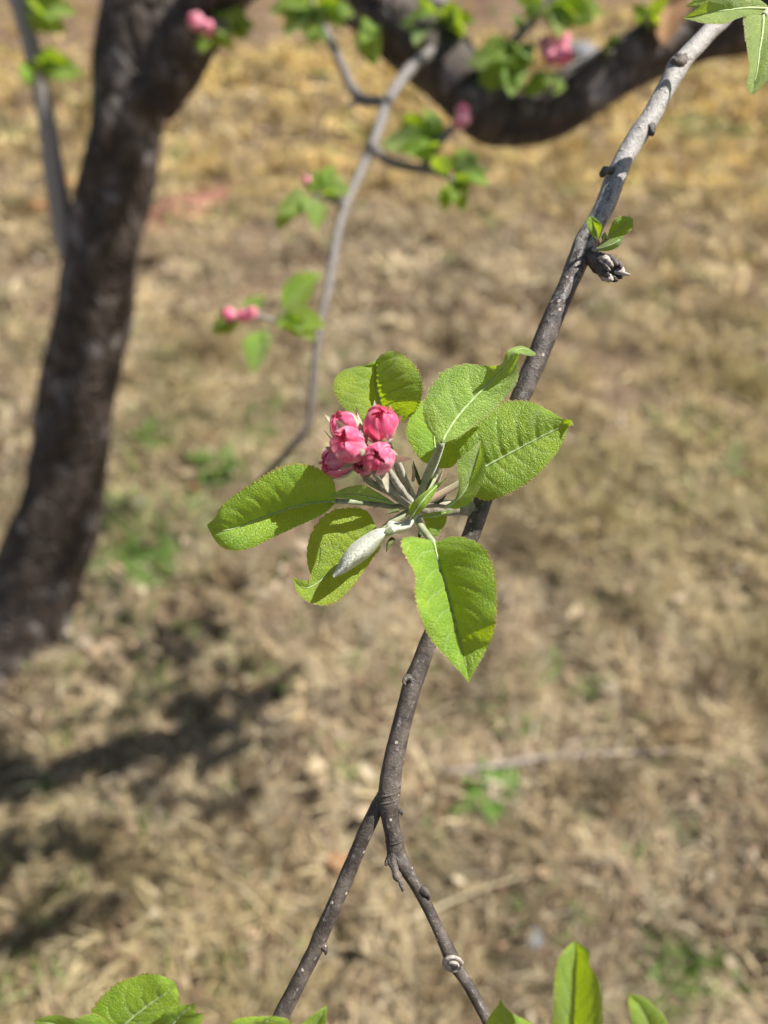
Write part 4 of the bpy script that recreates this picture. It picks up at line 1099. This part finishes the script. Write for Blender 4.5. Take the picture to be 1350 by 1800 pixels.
a = low([(448, 1880, 444, 1880, 452, 1880, 240, 0, 0), (452, 1830, 398, 1820, 512, 1822, 235, -3, -1), (460, 1803, 404, 1797, 511, 1800, 233, -3, 0), (472, 1792, 430, 1788, 505, 1791, 232, -1, 0), (486, 1786, 484, 1786, 487, 1787, 232, 0, 0)], seed=33)
petiole(a, [(448, 1880, 240, 9), (445, 1900, 246, 10), (440, 1915, 252, 11)])
a = low([(530, 1870, 527, 1868, 533, 1872, 240, 0, 0), (545, 1820, 522, 1812, 568, 1832, 237, -2, -2), (557, 1795, 538, 1793, 573, 1800, 236, -2, -2), (567, 1780, 558, 1778, 574, 1784, 235, -1, -1), (574, 1768, 573, 1768, 575, 1769, 235, 0, 0)], seed=34)
petiole(a, [(530, 1870, 240, 9), (500, 1900, 246, 10), (445, 1915, 254, 11)])
a = low([(915, 1880, 911, 1878, 919, 1882, 225, 0, 0), (902, 1835, 850, 1830, 955, 1838, 221, 2, 2), (892, 1800, 855, 1797, 938, 1802, 218, 2, 3), (885, 1780, 866, 1778, 905, 1784, 216, 1, 2), (880, 1768, 874, 1768, 888, 1769, 214, 0, 0), (880, 1757, 879, 1757, 882, 1757, 212, 0, 0)], seed=35)
petiole(a, [(915, 1880, 225, 9), (925, 1910, 232, 10), (930, 1940, 246, 11)])
a = low([(1000, 1905, 996, 1905, 1004, 1905, 222, 0, 0), (1004, 1860, 973, 1862, 1048, 1860, 216, -4, -4), (1007, 1800, 971, 1800, 1059, 1800, 211, -6, -6), (1009, 1755, 973, 1755, 1058, 1755, 208, -7, -6), (1011, 1715, 976, 1706, 1052, 1722, 206, -6, -5), (1013, 1690, 982, 1685, 1036, 1695, 205, -5, -4), (1014, 1670, 993, 1668, 1035, 1672, 204, -3, -3), (1010, 1654, 1008, 1655, 1012, 1655, 203, 0, 0)], seed=36)
petiole(a, [(1000, 1905, 222, 9), (980, 1930, 230, 10), (942, 1965, 248, 11)])
a = low([(1160, 1905, 1156, 1905, 1164, 1905, 222, 0, 0), (1150, 1850, 1118, 1852, 1192, 1848, 215, -3, -2), (1138, 1800, 1111, 1802, 1173, 1795, 211, -4, -1), (1125, 1772, 1106, 1772, 1152, 1768, 209, -3, 0), (1114, 1756, 1104, 1757, 1130, 1751, 208, -1, 0), (1106, 1747, 1105, 1747, 1107, 1747, 207, 0, 0)], seed=37)
petiole(a, [(1160, 1905, 222, 9), (1080, 1940, 232, 10), (945, 1975, 249, 11)])
ptube("spur", [(408, 1975, 256, 20), (340, 1965, 250, 16), (250, 1930, 244, 14)], MAT['shoot'], branch, 12, 16, rough=0.15, seed=72, freq=200)

# ------------------------------------------------------------------ things lying and growing on the ground
def on_ground(px, py):
    p = G(px, py)
    for _ in range(3): p = G(px, py, float(height(p[0], p[1])))
    return p


def weed(px, py, size, n, label, seed, rise=0.55, wid=0):
    p = on_ground(px, py)
    t = thing("weed", label, "weed", p, "green weeds in the dry grass")
    r = random.Random(seed)
    for k in range(n):
        az = k * 2.4 + r.uniform(-0.3, 0.3); el = r.uniform(0.15, rise)
        L = size * r.uniform(0.6, 1.1)
        d = np.array((math.cos(az) * math.cos(el), math.sin(az) * math.cos(el), math.sin(el)))
        place_leaf(t, p + np.array((0, 0, 0.002)), p + d * L + np.array((0, 0, 0.01)), r.randint(0, 2), r.uniform(-0.3, 0.3), (0, 0, 1), "leaf").data = WEED[r.randint(0, 1)]
    return t


WEED = [proto_leaf("leaf", MAT['weed'], 0.25, 0.5, 0.20, 5, False), proto_leaf("leaf", MAT['weed'], 0.4, 0.8, 0.26, 6, True)]
for a in ((262, 1000, 0.11, 16, "bright leafy weed beside the foot of the trunk", 1), (205, 900, 0.08, 11, "small weed close against the right side of the trunk", 2),
          (385, 822, 0.10, 14, "dark leafy weed just below the orange dead leaf", 3), (285, 775, 0.10, 12, "pale weed in thin grass between trunk and orange leaf", 4),
          (235, 720, 0.07, 9, "little weed sprout behind the trunk's lower half", 5), (862, 1400, 0.085, 14, "bright broad leafed weed below the fallen grey twig", 6),
          (868, 1475, 0.06, 8, "small sprout next to the broad leafed weed", 7), (965, 1168, 0.05, 8, "tiny weed in open dry grass above the fallen twig", 8),
          (450, 770, 0.09, 9, "weed beyond the orange dead leaf under the hanging twig", 10),
          (230, 960, 0.07, 9, "shaded weed at the trunk's root flare", 11), (495, 1200, 0.06, 7, "thin weed at the edge of the dappled shade", 12)):
    weed(*a)


def grass_tuft(px, py, size, n, label, seed):
    p = on_ground(px, py)
    t = thing("grass_tuft", label, "grass", p)
    r = random.Random(seed)
    for k in range(n):
        b0 = p + np.array((r.gauss(0, size * 0.32), r.gauss(0, size * 0.32), 0.0)); az = r.uniform(0, 6.28); el = r.uniform(0.4, 1.3); L = size * r.uniform(0.5, 1.0)
        d = np.array((math.cos(az) * math.cos(el), math.sin(az) * math.cos(el), math.sin(el)))
        s_ = np.array((-math.sin(az), math.cos(az), 0)) * 0.0018
        q1 = b0 + d * L * 0.5; q2 = b0 + d * L - np.array((0, 0, L * 0.25))
        obj("blade", [b0 - s_, b0 + s_, q1 + s_, q1 - s_, q2], [(0, 1, 2, 3), (3, 2, 4)], MAT['weed'], t)


grass_tuft(1195, 1722, 0.10, 110, "deep green grass tuft behind the lower green leaves", 3)


def ground_leaf(px, py, size, mat, label, seed, name="dead_leaf"):
    p = on_ground(px, py) + np.array((0, 0, 0.022))
    r = random.Random(seed)
    nu, nv = 10, 4
    V, U, Fc = [], [], []
    az = r.uniform(0, 6.28); d = np.array((math.cos(az), math.sin(az), 0)); s = np.array((-d[1], d[0], 0))
    ph = r.uniform(0, 6)
    for i in range(nu + 1):
        u = i / nu; w = 0.33 * size * math.sin(math.pi * (0.04 + 0.93 * u)) ** 0.7
        for j in range(-nv, nv + 1):
            v = j / nv
            V.append(p + d * (u - 0.5) * size + s * v * w + np.array((0, 0, size * (0.22 * v * v + 0.10 * math.sin(u * 5 + ph) + 0.05 * math.sin(7 * u + 4 * v)))))
            U.append((u, v * 0.5 + 0.5))
    k = 2 * nv + 1
    for i in range(nu):
        for j in range(k - 1): Fc.append((i * k + j, (i + 1) * k + j, (i + 1) * k + j + 1, i * k + j + 1))
    t = thing(name, label, "leaf", p, "dead leaves on the ground")
    bl = obj("blade", V, Fc, MAT[mat], t, U)
    tube("stalk", [np.append(p - d * size * 0.85 + np.array((0, 0, 0.004)), 0.0012), np.append(p - d * size * 0.5 + np.array((0, 0, size * 0.10 * math.sin(ph))), 0.0014), np.append(p + d * size * 0.3 + np.array((0, 0, size * (0.003 + 0.10 * math.sin(4 + ph)))), 0.001)], MAT['straw'], t, 6, 8)


for a in ((380, 785, 0.055, 'orange_leaf', "orange dead leaf lying above the dark weed", 1), (330, 845, 0.05, 'pale_leaf', "pale tan dead leaf left of the dark weed", 2),
          (130, 332, 0.10, 'orange_leaf', "reddish orange dead leaf between thin stem and trunk", 3), (75, 372, 0.10, 'orange_leaf', "reddish orange dead leaf left of the thin stem", 4),
          (560, 1362, 0.05, 'pale_leaf', "pale yellow dead leaf near the forked twig", 5), (925, 1392, 0.045, 'pale_leaf', "cream dead leaf right of the broad leafed weed", 6),
          (1238, 985, 0.06, 'pale_leaf', "pale dead leaf alone in open straw on the right", 7), (650, 1672, 0.04, 'pale_leaf', "pinkish cream dead leaf between the two lower shoots", 8),
          (118, 1078, 0.06, 'pale_leaf', "pale dead leaf at the foot of the trunk", 9), (1085, 1430, 0.05, 'dead_leaf', "rusty brown dead leaf in straw below the twig's thin end", 10),
          (600, 1530, 0.05, 'dead_leaf', "brown dead leaf beside the left lower shoot", 11), (390, 200, 0.13, 'pale_leaf', "pale dead leaf in golden grass below the crook of the trunk", 12),
          (1180, 1490, 0.05, 'pale_leaf', "curled straw coloured leaf in the tall dry tuft", 13), (1010, 1090, 0.05, 'pale_leaf', "pinkish pale dead leaf right of the hanging green leaf", 14),
          (345, 870, 0.04, 'dead_leaf', "reddish brown dead leaf under the pale tan one", 15), (620, 545, 0.10, 'pale_leaf', "pale dead leaf behind the hanging twig", 16), (690, 580, 0.10, 'pale_leaf', "cream dead leaf on bare soil right of the hanging twig", 17)):
    ground_leaf(*a)


def stone(px, py, w, label, seed, mat='stone'):
    p = on_ground(px, py)
    rs = np.random.default_rng(seed)
    V, Fc = [], []
    nr, ns = 9, 14
    sq = rs.uniform(0.7, 1.1, 2)
    for i in range(nr + 1):
        th = math.pi * i / nr
        for j in range(ns):
            ph = 2 * math.pi * j / ns
            q = np.array((math.sin(th) * math.cos(ph), math.sin(th) * math.sin(ph), math.cos(th)))
            f = 1 + 0.35 * (fbm(q[0] * 1.7 + seed * 3.1 + 5, q[1] * 1.7 + q[2] * 2 + 9, seed) - 0.5) * 2
            V.append(p + q * f * np.array((w * sq[0], w * sq[1], w * 0.5)) * 0.5 + np.array((0, 0, w * 0.12)))
    for i in range(nr):
        for j in range(ns):
            k = (j + 1) % ns
            Fc.append((i * ns + j, (i + 1) * ns + j, (i + 1) * ns + k, i * ns + k))
    ORIGIN_LOC = p
    o = obj("stone", np.array(V) - p, Fc, MAT[mat]); o.location = p
    tag(o, label, "stone", "stones on the ground")
    return o


stone(1015, 108, 0.45, "blue grey boulder on the far ground behind the limb", 1)
stone(935, 1652, 0.045, "small pale grey stone between the lower twig and leaf", 2)
stone(905, 1548, 0.03, "small grey pebble lying by the thin straw", 3)
stone(240, 890, 0.05, "pale stone by the small weed near the trunk", 4)

# fallen twigs and loose straws
def lying(name, pts, w, mat, label, cat, seed, group):
    q = [on_ground(x, y) + np.array((0, 0, h)) for x, y, h in pts]
    t = thing(name, label, cat, q[0], group)
    tube("stem", [np.append(p, w * (1 - 0.5 * i / len(q))) for i, p in enumerate(q)], MAT[mat], t, 8, 26, rough=0.15, seed=seed, freq=60)
    m_ = q[len(q) // 2]
    tube("side_twig", [np.append(m_, w * 0.6), np.append(m_ + np.array((0.02, 0.02, 0.01)), w * 0.5), np.append(m_ + np.array((0.05, 0.03, 0.008)), w * 0.3)], MAT[mat], t, 6, 6)


lying("fallen_twig", [(780, 1368, 0.02), (880, 1358, 0.03), (980, 1345, 0.035), (1090, 1338, 0.03), (1190, 1328, 0.02)], 0.0075, 'deadwood', "grey fallen twig lying across the dry grass", "twig", 1, "fallen twigs")
lying("fallen_twig", [(700, 1640, 0.03), (800, 1598, 0.04), (880, 1570, 0.045), (970, 1545, 0.03)], 0.003, 'straw', "thin pale straw stalk crossing behind the right lower shoot", "twig", 2, "fallen twigs")
lying("fallen_twig", [(0, 1720, 0.03), (40, 1660, 0.04), (90, 1620, 0.04), (130, 1600, 0.02)], 0.003, 'straw', "pale dry stalk lying at the edge of a dark shadow patch", "twig", 3, "fallen twigs")
lying("fallen_twig", [(400, 1560, 0.02), (430, 1580, 0.04), (470, 1620, 0.03)], 0.0025, 'straw', "short pale stalk left of the left lower shoot", "twig", 4, "fallen twigs")
